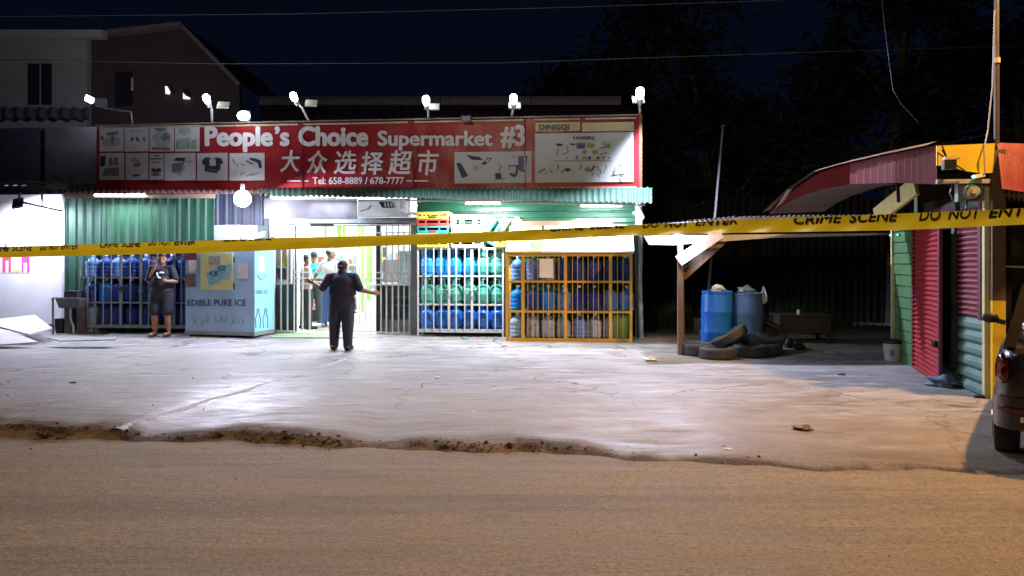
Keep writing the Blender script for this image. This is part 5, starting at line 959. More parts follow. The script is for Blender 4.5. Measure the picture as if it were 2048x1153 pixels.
# bucket and tarp bundles at the foot of the wall
q = on_ground(1786, 722); bk = thing('paint_bucket', 'white paint bucket with a dark bag beside the green boards', 'bucket', FW, q); mb = MB(); mb.lathe([(.01, 0), (.125, 0), (.15, .30), (.155, .305), (.155, .33), (.14, .33), (.12, .03)], q, 18); part(bk, 'pail', mb, M('white_bucket_plastic', (.55, .55, .57), .45, 0, .1, 5, grime=.3), 40); mb = MB(); mb.lathe([(.151, .285), (.162, .29), (.162, .345), (.15, .35), (.01, .345)], q, 18); part(bk, 'lid', mb, m_black, 40); mb = MB(); mb.box(q.x - .12, q.x - .06, q.y - .152, q.y - .135, q.z + .10, q.z + .19); part(bk, 'label_print', mb, m_inkg)
lump('dark plastic bag slumped against the paint bucket', q + Vector((.21, -.03, 0)), (.11, .14, .22), 9, 'dark_bag', m_black)
q = on_ground(1895, 776); lump('blue grey tarpaulin bundle at the foot of the red shutter', q + Vector((0, .1, .0)), (.17, .16, .10), 12, 'tarpaulin_bundle', M('blue_grey_tarp', (.13, .18, .25), .4, 0, .2, 8, .6, 18))
q = on_ground(1965, 797); lump('small dark rag on the ground by the yellow post', q + Vector((-.02, .0, .0)), (.08, .05, .03), 14, 'rag', m_black)
# street-light pole with a lamp over the road, out of the top of the picture
pole = thing('street_light', 'slim utility pole with a street light behind the yellow post', 'street light', FR_, (.07, -.2, KZ - .05))
mb = MB(); mb.tube([(.09, -.02, KZ - .05), (.09, -.02, 4.1)], .032, 8); part(pole, 'lower_pole', mb, M('brown_pole_metal', (.09, .07, .065), .55, .3)); mb = MB(); mb.tube([(.09, -.02, 4.1), (.085, -.02, 8.0)], .028, 8); part(pole, 'upper_pole', mb, M('grey_pole_metal', (.13, .125, .12), .5, .4)); mb = MB(); mb.cyl((.09, -.02, 4.06), (.09, -.02, 4.12), .042, n=8); part(pole, 'collar', mb, m_cream)
mb = MB(); mb.tube([(.085, -.02, 7.9), (.6, -.7, 8.15), (1.5, -1.5, 8.1)], .03, 6); part(pole, 'arm', mb, M('grey_pole_metal', (.13, .125, .12), .5, .4)); mb = MB(); mb.obox((1.6, -1.6, 8.08), (.2, .5, .1)); part(pole, 'lamp_head', mb, m_greyst); mb = MB(); mb.obox((1.6, -1.6, 8.02), (.15, .4, .02)); part(pole, 'lens', mb, M('lit_sodium_lens', (.9, .6, .3), .4, emis=(1, .62, .28), es=30))
mb = MB(); mb.tube([Kp(1989, 20, -.0), Kp(1985, 170, -.0), Kp(1976, 260, -.05), Ky(1968, 300, -.2), Ky(1970, 345, -.2)], .008, 5); part(pole, 'drop_cable', mb, M('pale_cable', (.35, .35, .36), .6))
lamp(pole, 'SPOT', (1.6, -1.6, 7.95), 4300, SODIUM, FR_, .16, (-.6, -3.2, 0), 128, .35)
# a second street light across the road, behind the camera
p2 = thing('far_street_light', 'street light across the road behind the photographer', 'street light', FW, (-4.0, -4.6, 0))
mb = MB(); mb.tube([(-4, -4.6, -.1), (-4, -4.6, 7.6)], .06, 8); part(p2, 'pole', mb, M('grey_pole_metal', (.13, .125, .12), .5, .4)); mb = MB(); mb.tube([(-4, -4.6, 7.5), (-3.9, -3.8, 7.8), (-3.8, -3.2, 7.8)], .035, 6); part(p2, 'arm', mb, M('grey_pole_metal', (.13, .125, .12), .5, .4)); mb = MB(); mb.obox((-3.8, -3.0, 7.78), (.2, .5, .1)); part(p2, 'lamp_head', mb, m_greyst); mb = MB(); mb.obox((-3.8, -3.0, 7.72), (.15, .4, .02)); part(p2, 'lens', mb, M('lit_warm_lens', (.9, .7, .5), .4, emis=(1, .75, .5), es=30))
lamp(p2, 'SPOT', (-3.8, -2.98, 7.65), 1250, (1, .77, .52), FW, .35, (-1, 3.4, 0), 104, .6)
# ---- wires
m_wire = M('wire', (.10, .105, .11), .7)
def wire(label, pts):
    mb = MB(); P_ = [W(*p) for p in pts]; out = []
    for i in range(len(P_) - 1):
        for k in range(8): t_ = k / 8; out.append(P_[i].lerp(P_[i + 1], t_))
    out.append(P_[-1]); mb.tube(out, .006, 5); solo('power_line', mb, m_wire, label, 'wire', FW, P_[0], 'power lines over the yard')
wire('long power line sagging above the floodlights and crossing the pole', [(-60, 118, 13.6), (430, 128, 13.6), (1000, 126, 13.6), (1700, 102, 13.6), (2120, 90, 13.6)])
wire('upper power line close to the top edge of the picture', [(-60, 34, 13.0), (600, 28, 13.0), (1100, 16, 13.0), (1500, 3, 13.0), (1800, -12, 13.0)])
wire('slack wire dropping steeply behind the kiosk roof', [(1762, -10, 12.5), (1774, 90, 12.4), (1786, 180, 12.4), (1800, 205, 12.6), (1838, 246, 12.9)])
# ---- trees behind, almost lost in the dark
m_leaf = M('night_foliage', (.028, .042, .018), .7, 0, .4, 6); m_bark = M('bark', (.13, .11, .09), .9, 0, .3, 8, .5)
def tree(label, x, y, h, r_, seed, nl=5200, palm=False):
    rn = random.Random(seed); t = thing('tree', label, 'tree', FW, (x, y, -.3), 'dark trees behind the lean-to'); mb = MB(); th = h * .55
    lean = rn.uniform(-.6, .6); P_ = [(x + lean * (k / 6) ** 2, y, -.3 + (h * .8) * k / 6) for k in range(7)]; mb.tube(P_, [.24 * (1 - k / 7.5) + .03 for k in range(7)], 8); tips = []
    for k in range(9):
        a = rn.uniform(0, 6.28); s = Vector(P_[rn.randint(2, 5)]); e = s + Vector((math.cos(a) * r_ * rn.uniform(.4, .9), math.sin(a) * r_ * rn.uniform(.4, .9), rn.uniform(.8, h * .35))); mb.tube([s, s.lerp(e, .5) + Vector((0, 0, .25)), e], [.08, .05, .015], 5); tips.append(e)
    tips.append(Vector(P_[-1])); part(t, 'trunk', mb, m_bark, 50); mb = MB(); cl = [tp + Vector((rn.gauss(0, .5), rn.gauss(0, .5), rn.gauss(0, .4))) for tp in tips for _ in range(4)]
    for i in range(nl):
        c_ = cl[rn.randrange(len(cl))]; p = c_ + Vector((rn.gauss(0, .42), rn.gauss(0, .42), rn.gauss(0, .36))); s = rn.uniform(.10, .24); d = Vector((rn.gauss(0, 1), rn.gauss(0, 1), rn.gauss(-.2, .7))).normalized(); u = d.orthogonal().normalized() * s * .42
        mb.poly([p - d * s, p + u, p + d * s, p - u])
    part(t, 'crown', mb, m_leaf)
tree('broad dark tree right behind the lean-to roof', 5.6, 20.5, 8.5, 2.6, 1); tree('tall dark tree with a pale trunk behind the kiosk', 9.4, 18.5, 10.5, 2.2, 2); tree('dark tree between the mast and the supermarket roof', 3.4, 24, 7.5, 2.6, 3); tree('bushy dark tree at the right edge behind the porch', 13.5, 19.5, 9.5, 3.0, 4); tree('low dark tree far behind the barrels', 7.4, 25, 6.5, 2.8, 5)
# scrub under the lean-to back
mb = MB(); rn = random.Random(8)
for i in range(2600):
    x = rn.uniform(2.9, 8.5); y = rn.uniform(16.5, 17.8); hgt = rn.uniform(.1, .5) * (1 + .6 * math.sin(x * 2.1)); s = rn.uniform(.03, .07); lx = rn.uniform(-.15, .15)
    mb.poly([(x - s * .4, y, .0), (x + s * .4, y, .0), (x + lx, y + rn.uniform(-.1, .1), hgt + .12)])
o = struct('scrub', mb, m_leaf, None, 'stuff'); tag(o, 'dark low scrub on the ground behind the barrels', 'scrub')

# dark zinc fence at the back of the lot, seen under the lean-to
fe_ = thing('zinc_fence', 'tall dark zinc fence at the back of the lot behind the barrels', 'fence', FW, (8, 18.3, -.2))
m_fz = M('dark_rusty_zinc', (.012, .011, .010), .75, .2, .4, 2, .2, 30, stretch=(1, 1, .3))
for k in range(17):
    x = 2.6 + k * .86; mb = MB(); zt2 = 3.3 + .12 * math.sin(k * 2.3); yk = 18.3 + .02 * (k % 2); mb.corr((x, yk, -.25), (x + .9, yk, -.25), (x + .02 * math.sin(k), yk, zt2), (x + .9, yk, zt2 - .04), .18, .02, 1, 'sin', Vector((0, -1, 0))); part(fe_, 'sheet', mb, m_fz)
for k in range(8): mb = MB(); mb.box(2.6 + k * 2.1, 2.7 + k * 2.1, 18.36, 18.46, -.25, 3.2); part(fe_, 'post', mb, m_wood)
# ================================================================== PEOPLE
m_skin = M('brown_skin', (.17, .085, .05), .5, 0, .12, 9); m_skin2 = M('tan_skin', (.28, .145, .095), .5, 0, .1, 9); m_hair = M('black_hair', (.012, .010, .010), .5, 0, .2, 30)
m_navy = M('navy_cloth', (.011, .015, .045), .8, 0, .35, 9, .9, 13); m_jeans = M('dark_denim', (.02, .028, .055), .85, 0, .35, 9, .9, 15); m_bluej = M('blue_denim', (.10, .20, .46), .85, 0, .2, 16, .3, 40); m_shoe = M('black_shoe', (.014, .013, .013), .5)
def capsule(p0, p1, r0, r1, n=14):
    p0, p1 = Vector(p0), Vector(p1); d = (p1 - p0); L_ = max(d.length, 1e-4); d /= L_; pts, rs = [], []
    for k in range(5): a = math.pi / 2 * k / 5; pts.append(p0 - d * r0 * math.cos(a)); rs.append(max(.0012, r0 * math.sin(a)))
    for k in range(3): pts.append(p0.lerp(p1, k / 2)); rs.append(r0 + (r1 - r0) * k / 2)
    for k in range(5): a = math.pi / 2 * (k + 1) / 5; pts.append(p1 + d * r1 * math.sin(a)); rs.append(max(.0012, r1 * math.cos(a)))
    mb = MB(); x = d.orthogonal().normalized(); y = d.cross(x)
    mb.ring([[p + (x * math.cos(6.28319 * j / n) + y * math.sin(6.28319 * j / n)) * r_ for j in range(n)] for p, r_ in zip(pts, rs)]); return mb
def ell(c, r_, rot=(0, 0, 0)):
    a = MB(); a.sph((0, 0, 0), r_, 18, 12); b = MB(); b.add(a, Matrix.Translation(Vector(c)) @ Euler(rot).to_matrix().to_4x4()); return b
def fuse(parent, name, prims, mat, voxel=.012, smooth=6):    # one continuous skin over the shapes
    mb = MB()
    for p in prims: mb.add(p)
    me = mb.mesh(name, None); o = bpy.data.objects.new(name, me); COL.objects.link(o)
    rm = o.modifiers.new('r', 'REMESH'); rm.mode = 'VOXEL'; rm.voxel_size = voxel; rm.use_smooth_shade = True
    sm = o.modifiers.new('s', 'SMOOTH'); sm.factor = .5; sm.iterations = smooth
    m2 = bpy.data.meshes.new_from_object(o.evaluated_get(bpy.context.evaluated_depsgraph_get())); bpy.data.objects.remove(o); m2.name = name
    m2.materials.clear(); m2.materials.append(mat); m2.shade_smooth()
    o = bpy.data.objects.new(name, m2); COL.objects.link(o); o.parent = parent; return o
def hand(wrist, d, side, curl=.5, L_=.18):       # d: pointing direction, side: towards the thumb
    w_ = Vector(wrist); d = Vector(d).normalized(); s = Vector(side); s = (s - d * s.dot(d)).normalized(); nrm = d.cross(s).normalized(); out = []
    pal = L_ * .5
    out.append(capsule(w_, w_ + d * pal * .5, .026, .032)); 
    for k in range(4): out.append(capsule(w_ + d * pal * .25 + s * (.024 - .016 * k), w_ + d * pal + s * (.027 - .018 * k), .016, .0125, 8))
    for k, ln in enumerate((.88, 1.0, .94, .74)):
        b = w_ + d * pal + s * (.027 - .018 * k); l1 = L_ * .24 * ln; l2 = L_ * .24 * ln
        d1 = (d * math.cos(curl * .8) - nrm * math.sin(curl * .8)); d2 = (d * math.cos(curl * 1.9) - nrm * math.sin(curl * 1.9)); m_ = b + d1 * l1; out += [capsule(b, m_, .0095, .009, 8), capsule(m_, m_ + d2 * l2, .009, .0075, 8)]
    tb_ = w_ + d * pal * .3 + s * .026; t1 = tb_ + (d * .6 + s * .75 - nrm * .25).normalized() * L_ * .2; t2 = t1 + (d * .9 + s * .25 - nrm * .35).normalized() * L_ * .16; out += [capsule(tb_, t1, .014, .011, 8), capsule(t1, t2, .0105, .009, 8)]; return out
def head_prims(c, s=1.0, yaw=0.0):
    c = Vector(c); q = Matrix.Rotation(yaw, 3, 'Z'); f = lambda x, y, z: c + q @ Vector((x, y, z)) * s
    return [ell(f(0, .005, .02), (.078 * s, .096 * s, .10 * s), (0, 0, yaw)), ell(f(0, .03, -.045), (.060 * s, .068 * s, .07 * s), (0, 0, yaw)), capsule(f(0, .095, .015), f(0, .112, -.018), .011 * s, .016 * s, 8), ell(f(-.079, -.005, -.01), (.012 * s, .022 * s, .032 * s), (0, 0, yaw)), ell(f(.079, -.005, -.01), (.012 * s, .022 * s, .032 * s), (0, 0, yaw)), capsule(f(-.02, .094, -.056), f(.02, .094, -.056), .009 * s, .009 * s, 8), capsule(f(-.045, .082, .03), f(.045, .082, .03), .012 * s, .012 * s, 8)], f
def face(parent, f, yaw, s=1.0):
    for sx in (-1, 1): o = fuse(parent, 'eye', [ell(f(sx * .031, .092, .008), (.014 * s, .007 * s, .007 * s), (0, 0, yaw))], m_hair, .004, 1)
    fuse(parent, 'eyebrow', [capsule(f(-.05, .088, .032), f(-.018, .098, .036), .005, .005, 8), capsule(f(.018, .098, .036), f(.05, .088, .032), .005, .005, 8)], m_hair, .005, 1); fuse(parent, 'mouth', [capsule(f(-.022, .099, -.055), f(.022, .099, -.055), .005, .005, 8)], M('lip', (.25, .09, .08), .5), .004, 1)
def person(label, loc, rz, group=None):
    t = bpy.data.objects.new('person', None); COL.objects.link(t); t.location = loc; t.rotation_euler = (0, 0, rz); ANCH[t.name] = Vector(); return tag(t, label, 'person', group)
# local axes: x to the right of the picture, y away from the camera; +y is forward for a figure seen from behind

# -- heavy man in navy seen from behind, arms spread
p = on_ground(684, 701); t = person('heavy person in navy clothes and cap seen from behind, arms out before the gate', (p.x, p.y, gz(p.x, p.y)), 0)
sh = [(-.235, .0, 1.345), (.235, .0, 1.345)]; el = [(-.36, -.02, 1.13), (.335, -.02, 1.12)]; ha = [(-.545, .10, 1.235), (.53, .10, 1.055)]; ft = [(-.155, .04), (.125, -.08)]
hp, hf = head_prims((0, .02, 1.535), 1.02)
legs = []
for i, s in enumerate((-1, 1)): kx = ft[i][0] * .95; legs += [capsule((s * .11, .0, .86), (kx, ft[i][1] + .02, .46), .125, .085), capsule((kx, ft[i][1] + .02, .46), (ft[i][0], ft[i][1], .10), .085, .06)]
arms = []
for i, s in enumerate((-1, 1)): arms += [capsule(sh[i], el[i], .072, .055), capsule(el[i], ha[i], .052, .032)]
hands = hand(ha[0], (-.8, .25, .3), (0, .3, 1), .35) + hand(ha[1], (.9, .2, -.05), (0, .3, 1), .4)
fuse(t, 'body', hp + legs + arms + hands + [capsule((0, .0, 1.36), (0, .015, 1.48), .075, .068), ell((0, .0, 1.2), (.22, .15, .2)), ell((0, .02, .98), (.215, .17, .18))] + [capsule((ft[i][0], ft[i][1] - .03, .05), (ft[i][0], ft[i][1] + .14, .04), .04, .035) for i in (0, 1)], m_skin, .009, 4)
shirt = [ell((0, .0, 1.24), (.245, .165, .19)), ell((0, .015, 1.08), (.245, .185, .24)), ell((0, .01, .90), (.243, .185, .20)), ell((0, .0, .80), (.235, .18, .12)), capsule((-.18, 0, 1.345), (.18, 0, 1.345), .085, .085), capsule((0, -.005, 1.37), (0, 0, 1.435), .10, .085)]
for i, s in enumerate((-1, 1)): e = Vector(sh[i]).lerp(Vector(el[i]), .88); shirt.append(capsule(sh[i], e, .080, .078))
fuse(t, 'shirt', shirt, m_navy, .012, 7)
tr = [ell((0, .0, .84), (.22, .175, .17))]
for i, s in enumerate((-1, 1)): kx = ft[i][0] * .95; tr += [capsule((s * .108, .0, .82), (kx, ft[i][1] + .02, .46), .138, .108), capsule((kx, ft[i][1] + .02, .46), (ft[i][0], ft[i][1], .09), .108, .082)]
fuse(t, 'trousers', tr, m_jeans, .012, 6)
for i in (0, 1): fuse(t, 'shoe', [capsule((ft[i][0], ft[i][1] - .06, .055), (ft[i][0] + (.03 if i else -.02), ft[i][1] + .16, .045), .056, .048), ell((ft[i][0], ft[i][1], .07), (.055, .08, .07))], m_shoe, .01, 4)
fuse(t, 'cap', [ell(hf(0, .0, .055), (.094, .112, .075)), capsule(hf(-.05, .10, .03), hf(.05, .10, .03), .03, .03), ell(hf(0, -.02, .01), (.09, .09, .06))], m_black, .01, 3)
fuse(t, 'cap_strap', [capsule(hf(-.03, -.112, .02), hf(.03, -.112, .02), .006, .006, 8)], M('pale_strap', (.45, .45, .46), .5), .005, 1)

# -- person on the phone in front of the grey cage, facing the camera
p = on_ground(324, 681); t = person('person in a black printed t-shirt and long shorts standing with a phone at the ear', (p.x, p.y, gz(p.x, p.y)), math.pi)
# facing the camera: local x now points to picture left
sh = [(.20, .0, 1.38), (-.20, .0, 1.38)]; el = [(.235, .06, 1.12), (-.30, .04, 1.12)]; ha = [(.075, .13, 1.45), (-.205, .22, 1.12)]; ft = [(.135, .05), (-.13, .03)]
hp, hf = head_prims((-.02, .02, 1.565), 1.0, R(14))
legs = []
for i, s in enumerate((1, -1)): legs += [capsule((s * .11, .0, .86), (ft[i][0] * .95, ft[i][1] * .6 + .02, .47), .12, .075), capsule((ft[i][0] * .95, ft[i][1] * .6 + .02, .47), (ft[i][0] * .97, ft[i][1] - .02, .32), .068, .066), capsule((ft[i][0] * .97, ft[i][1] - .02, .32), (ft[i][0], ft[i][1] - .04, .07), .066, .038)]
arms = []
for i in (0, 1): arms += [capsule(sh[i], el[i], .066, .052), capsule(el[i], ha[i], .052, .030)]
hands = hand(ha[0], (-.0, -.15, 1), (-.8, .4, 0), .75, .165) + hand(ha[1], (.35, .6, .2), (0, .2, 1), .9, .165)
fuse(t, 'body', hp + legs + arms + hands + [capsule((0, .0, 1.38), (-.01, .015, 1.50), .065, .058), ell((0, .0, 1.2), (.2, .14, .2)), ell((0, .02, .98), (.21, .17, .18))] + [capsule((ft[i][0], ft[i][1] - .05, .042), (ft[i][0] * 1.1, ft[i][1] + .14, .035), .036, .034) for i in (0, 1)], m_skin2, .009, 4)
face(t, hf, R(14))
fuse(t, 'hair', [ell(hf(0, -.005, .082), (.092, .104, .08)), ell(hf(0, -.055, .01), (.094, .07, .10)), ell(hf(0, -.09, .09), (.045, .045, .045))], m_hair, .009, 3)
shirt = [ell((0, .0, 1.26), (.215, .155, .17)), ell((0, .02, 1.08), (.235, .19, .23)), ell((0, .01, .92), (.24, .185, .16)), capsule((-.155, 0, 1.375), (.155, 0, 1.375), .075, .075)]
for i in (0, 1): e = Vector(sh[i]).lerp(Vector(el[i]), .8); shirt.append(capsule(sh[i], e, .078, .082))
fuse(t, 'shirt', shirt, M('black_tshirt', (.016, .018, .03), .8, 0, .25, 12, .3, 30), .012, 6)
sho = [ell((0, .0, .86), (.235, .18, .16))]
for i, s in enumerate((1, -1)): sho.append(capsule((s * .115, .0, .82), (ft[i][0] * .93, ft[i][1] * .6 + .02, .53), .14, .128))
fuse(t, 'shorts', sho, M('black_shorts', (.02, .022, .04), .85, 0, .25, 12, .3, 30), .012, 6)
for i in (0, 1): fuse(t, 'sandal', [capsule((ft[i][0], ft[i][1] - .08, .018), (ft[i][0] * 1.12, ft[i][1] + .17, .018), .03, .034), capsule((ft[i][0] - .045, ft[i][1] + .08, .04), (ft[i][0] + .05, ft[i][1] + .08, .04), .02, .02), ell((ft[i][0] * 1.06, ft[i][1] + .05, .015), (.045, .13, .018))], M('brown_sandal', (.05, .04, .045), .6), .01, 2)
fuse(t, 'shirt_print', [ell((-.07, .168, 1.29), (.055, .03, .025), (0, 0, .3)), ell((.0, .185, 1.235), (.022, .03, .07), (0, .3, 0)), ell((-.04, .192, 1.19), (.04, .025, .02))], M('shirt_print_white', (.6, .6, .68), .7), .008, 2)
ph = bpy.data.objects.new('mobile_phone', MB().box(-.036, .036, -.005, .005, -.075, .075).mesh('mobile_phone', m_black)); COL.objects.link(ph); hw = t.matrix_basis @ Vector((.085, .09, 1.555)); ph.location = hw; ph.rotation_euler = (R(10), R(20), math.pi + R(70)); tag(ph, 'black mobile phone held to the ear by the person at the grey cage', 'phone')

# -- three people inside, seen through the gate
def insider(label, px, rz, shirt_c, trous, head_d, arms_, cap=None, skin=m_skin, v=1.15, h=1.0, extra=None):
    q = H(px, 660, v); loc = FS.w((q.x, v, .205)); t = person(label, loc, rz, 'people inside the shop')
    (s0, e0, h0), (s1, e1, h1) = arms_; hp, hf = head_prims((0, .02, 1.58), 1.0, head_d)
    legs = []
    for s in (-1, 1): legs += [capsule((s * .09, 0, .88), (s * .11, .02 * s, .47), .10, .068), capsule((s * .11, .02 * s, .47), (s * .12, .04 * s, .09), .066, .042)]
    arms = [capsule(s0, e0, .055, .045), capsule(e0, h0, .043, .028), capsule(s1, e1, .055, .045), capsule(e1, h1, .043, .028)]
    hd = hand(h0, Vector(h0) - Vector(e0), (0, .2, 1), .5, .17) + hand(h1, Vector(h1) - Vector(e1), (0, .2, 1), .5, .17)
    fuse(t, 'body', hp + legs + arms + hd + [capsule((0, 0, 1.38), (0, .015, 1.5), .06, .055), ell((0, 0, 1.22), (.17, .12, .2)), ell((0, .0, 1.0), (.165, .125, .18))] + [capsule((s * .12, .04 * s - .04, .045), (s * .13, .04 * s + .13, .04), .035, .033) for s in (-1, 1)], skin, .011, 3)
    fuse(t, 'shirt', [ell((0, 0, 1.25), (.19, .135, .18)), ell((0, 0, 1.06), (.185, .145, .2)), ell((0, 0, .95), (.185, .145, .1)), capsule((-.14, 0, 1.37), (.14, 0, 1.37), .07, .07), capsule(s0, Vector(s0).lerp(Vector(e0), .75), .075, .07), capsule(s1, Vector(s1).lerp(Vector(e1), .75), .075, .07)], shirt_c, .014, 5)
    tr = [ell((0, 0, .90), (.175, .135, .13))]
    for s in (-1, 1): tr += [capsule((s * .088, 0, .86), (s * .11, .02 * s, .47), .108, .088), capsule((s * .11, .02 * s, .47), (s * .12, .04 * s, .08), .088, .07)]
    fuse(t, 'trousers', tr, trous, .014, 5)
    for s in (-1, 1): fuse(t, 'shoe', [capsule((s * .12, .04 * s - .05, .05), (s * .135, .04 * s + .15, .042), .05, .044)], m_shoe if trous is not m_bluej else M('white_trainer', (.6, .6, .6), .6), .012, 3)
    fuse(t, 'hair', [ell(hf(0, -.018, .045), (.084, .098, .08))], m_hair, .011, 2)
    if cap: fuse(t, 'cap', [ell(hf(0, .0, .062), (.09, .108, .07)), ell(hf(0, .12, .045), (.065, .07, .014), (0, 0, head_d))], cap, .011, 2)
    if extra: extra(t)
    t.scale = (h, h, h); return t
insider('person in a tan shirt and dark trousers just inside the gate', 612, R(-60), M('tan_shirt', (.46, .38, .30), .8, 0, .2, 8), M('charcoal_trousers', (.03, .04, .045), .85), 0, (((-.18, 0, 1.36), (-.24, .05, 1.1), (-.1, .28, 1.12)), ((.18, 0, 1.36), (.24, .05, 1.1), (.12, .28, 1.05))), v=.75, h=.98)
def pack(t):
    fuse(t, 'backpack', [ell((0, -.19, 1.2), (.16, .10, .22)), ell((0, -.22, 1.08), (.13, .09, .1))], M('cyan_backpack', (.01, .38, .62), .6, 0, .15, 8), .014, 4)
    fuse(t, 'pack_strap', [capsule((-.10, -.29, 1.12), (.05, -.295, 1.30), .012, .012, 8)], M('dark_strap', (.02, .06, .1), .6), .008, 1)
insider('person with a blue cap and cyan backpack further inside the shop', 628, R(12), M('teal_shirt', (.03, .35, .55), .8), M('charcoal_trousers', (.03, .04, .045), .85), 0, (((-.18, 0, 1.36), (-.24, .05, 1.1), (-.14, .22, 1.0)), ((.18, 0, 1.36), (.25, .05, 1.1), (.2, .22, .98))), M('blue_cap', (.03, .10, .35), .7), v=2.3, h=1.03, extra=pack)
insider('person in a white shirt, blue jeans and grey cap reaching left inside the shop', 660, R(-20), M('white_shirt', (.62, .65, .68), .8, 0, .12, 8), m_bluej, R(-45), (((-.18, 0, 1.36), (-.34, .0, 1.16), (-.50, .08, 1.0)), ((.18, 0, 1.36), (.25, .1, 1.15), (.10, .3, 1.18))), M('grey_cap', (.18, .17, .17), .7), v=1.35, h=1.06)

# ================================================================== GOODS INSIDE THE SHOP
rnd = random.Random(21)
pal = [(.7, .12, .08), (.75, .6, .1), (.1, .3, .65), (.75, .75, .7), (.15, .5, .2), (.7, .4, .5), (.2, .2, .25), (.8, .8, .82)]
def shelf_unit(label, x, v, w_, h, rz=0, nsh=4):
    t = thing('shop_shelf', label, 'shelf', FS, (x, v, .206)); t.rotation_euler[2] += rz
    mb = MB(); mb.box(x - w_ / 2, x + w_ / 2, v + .36, v + .38, .206, .206 + h); part(t, 'back_panel', mb, m_int)
    for sx in (-1, 1): mb = MB(); mb.box(x + sx * w_ / 2 - .015, x + sx * w_ / 2 + .015, v, v + .359, .206, .206 + h); part(t, 'upright', mb, m_whst)
    for k in range(nsh):
        z = .26 + k * (h - .1) / nsh; mb = MB(); mb.box(x - w_ / 2 + .016, x + w_ / 2 - .016, v, v + .358, z, z + .025); part(t, 'shelf_board', mb, m_whst)
        xx = x - w_ / 2 + .03
        while xx < x + w_ / 2 - .12:
            bw = rnd.uniform(.07, .14); bh = rnd.uniform(.14, min(.3, (h - .1) / nsh - .05)); c_ = rnd.randrange(len(pal))
            q = MB(); q.box(xx, xx + bw, v + .02, v + .2, z + .027, z + .027 + bh); q.box(xx + .01, xx + bw - .01, v + .018, v + .02, z + .03 + bh * .3, z + .03 + bh * .7)
            part(t, 'packet', q, M('packet_%d' % c_, pal[c_], .45, 0, .2, 14)); xx += bw + .008
    return t
xc = H(690, 600, 3).x
shelf_unit('stocked shop shelf against the back wall at the left', xc - 1.5, 5.9, 1.8, 1.9); shelf_unit('stocked shop shelf against the back wall at the right', xc + .9, 5.9, 1.9, 2.0); shelf_unit('shop shelf of packets beside the right gate panel', H(800, 600, 1.4).x, 1.5, 1.0, 1.75, R(-80)); shelf_unit('shop shelf of packets behind the left gate panel', H(562, 600, .5).x - .1, .35, .75, 1.85)
q = H(646, 640, 2.9); bx = thing('snack_basket', 'low black stand of pink packets on the shop floor', 'basket', FS, (q.x, 2.9, .206)); mb = MB(); mb.box(q.x - .45, q.x + .45, 2.8, 3.3, .206, .5); part(bx, 'stand', mb, m_black)
for i in range(24):
    mb = MB(); mb.obox((q.x - .36 + (i % 6) * .145, 2.85 + .12 * (i // 12), .57 + .13 * ((i // 6) % 4)), (.14, .1, .11), (rnd.uniform(-.3, .3), rnd.uniform(-.3, .3), rnd.uniform(-.4, .4))); part(bx, 'packet', mb, M('pink_packet', (.55, .25, .27), .4, 0, .4, 20))
q = H(735, 600, 2.4); ct = thing('shop_counter', 'white shop counter with a blue panel inside on the right', 'counter', FS, (q.x + .5, 2.6, .206)); mb = MB(); mb.box(q.x + .1, q.x + 1.6, 2.3, 2.9, .206, 1.15); part(ct, 'base', mb, m_int); mb = MB(); mb.box(q.x + .05, q.x + 1.65, 2.25, 2.95, 1.151, 1.2); part(ct, 'top', mb, m_whst); mb = MB(); mb.box(q.x + .2, q.x + .6, 2.28, 2.299, .9, 1.1); part(ct, 'blue_panel', mb, M('blue_grey_panel', (.2, .28, .42), .5))

# ================================================================== LITTER
def litter(label, px, py, r_, col, seed, flatn=.35):
    q = on_ground(px, py); return lump(label, q + Vector((0, 0, -.005)), (r_, r_ * .7, r_ * flatn), seed, 'scrap_of_rubbish', M('litter_%d' % int(col[0] * 100), col, .6, 0, .2, 10))
for k, (x, y, r_, c_, lb) in enumerate(((1300, 722, .12, (.55, .53, .5), 'crumpled pale sheet lying on the concrete before the lean-to post'), (875, 756, .04, (.7, .7, .7), 'white scrap on the concrete below the middle of the gate'), (982, 716, .03, (.1, .3, .28), 'small teal scrap before the white cage'), (146, 767, .05, (.05, .05, .05), 'dark scrap on the concrete at the left'), (1683, 751, .06, (.06, .05, .05), 'dark stick scrap on the concrete before the kiosk'), (1456, 899, .03, (.7, .68, .62), 'white pebble in the dirt by the road edge'), (948, 824, .025, (.7, .7, .7), 'white speck of litter near the middle of the concrete'), (1606, 860, .09, (.08, .06, .04), 'flat brown twig bundle on the concrete at the right'), (930, 678, .07, (.1, .25, .55), 'blue scrap of plastic under the white cage'), (845, 688, .09, (.5, .5, .5), 'crumpled grey paper by the white cage corner'))): litter(lb, x, y, r_, c_, 30 + k)
# water lying at the broken edge
mb = MB(); P_ = [on_ground(x, y, .006) for x, y in ((478, 868), (500, 866.5), (540, 867), (572, 868), (568, 871), (530, 872), (495, 871))]; mb.poly([Vector((p_.x, p_.y, .012)) for p_ in P_]); o = struct('puddle', mb, M('puddle_water', (.05, .05, .05), .03, 0, .0, trans=.0))
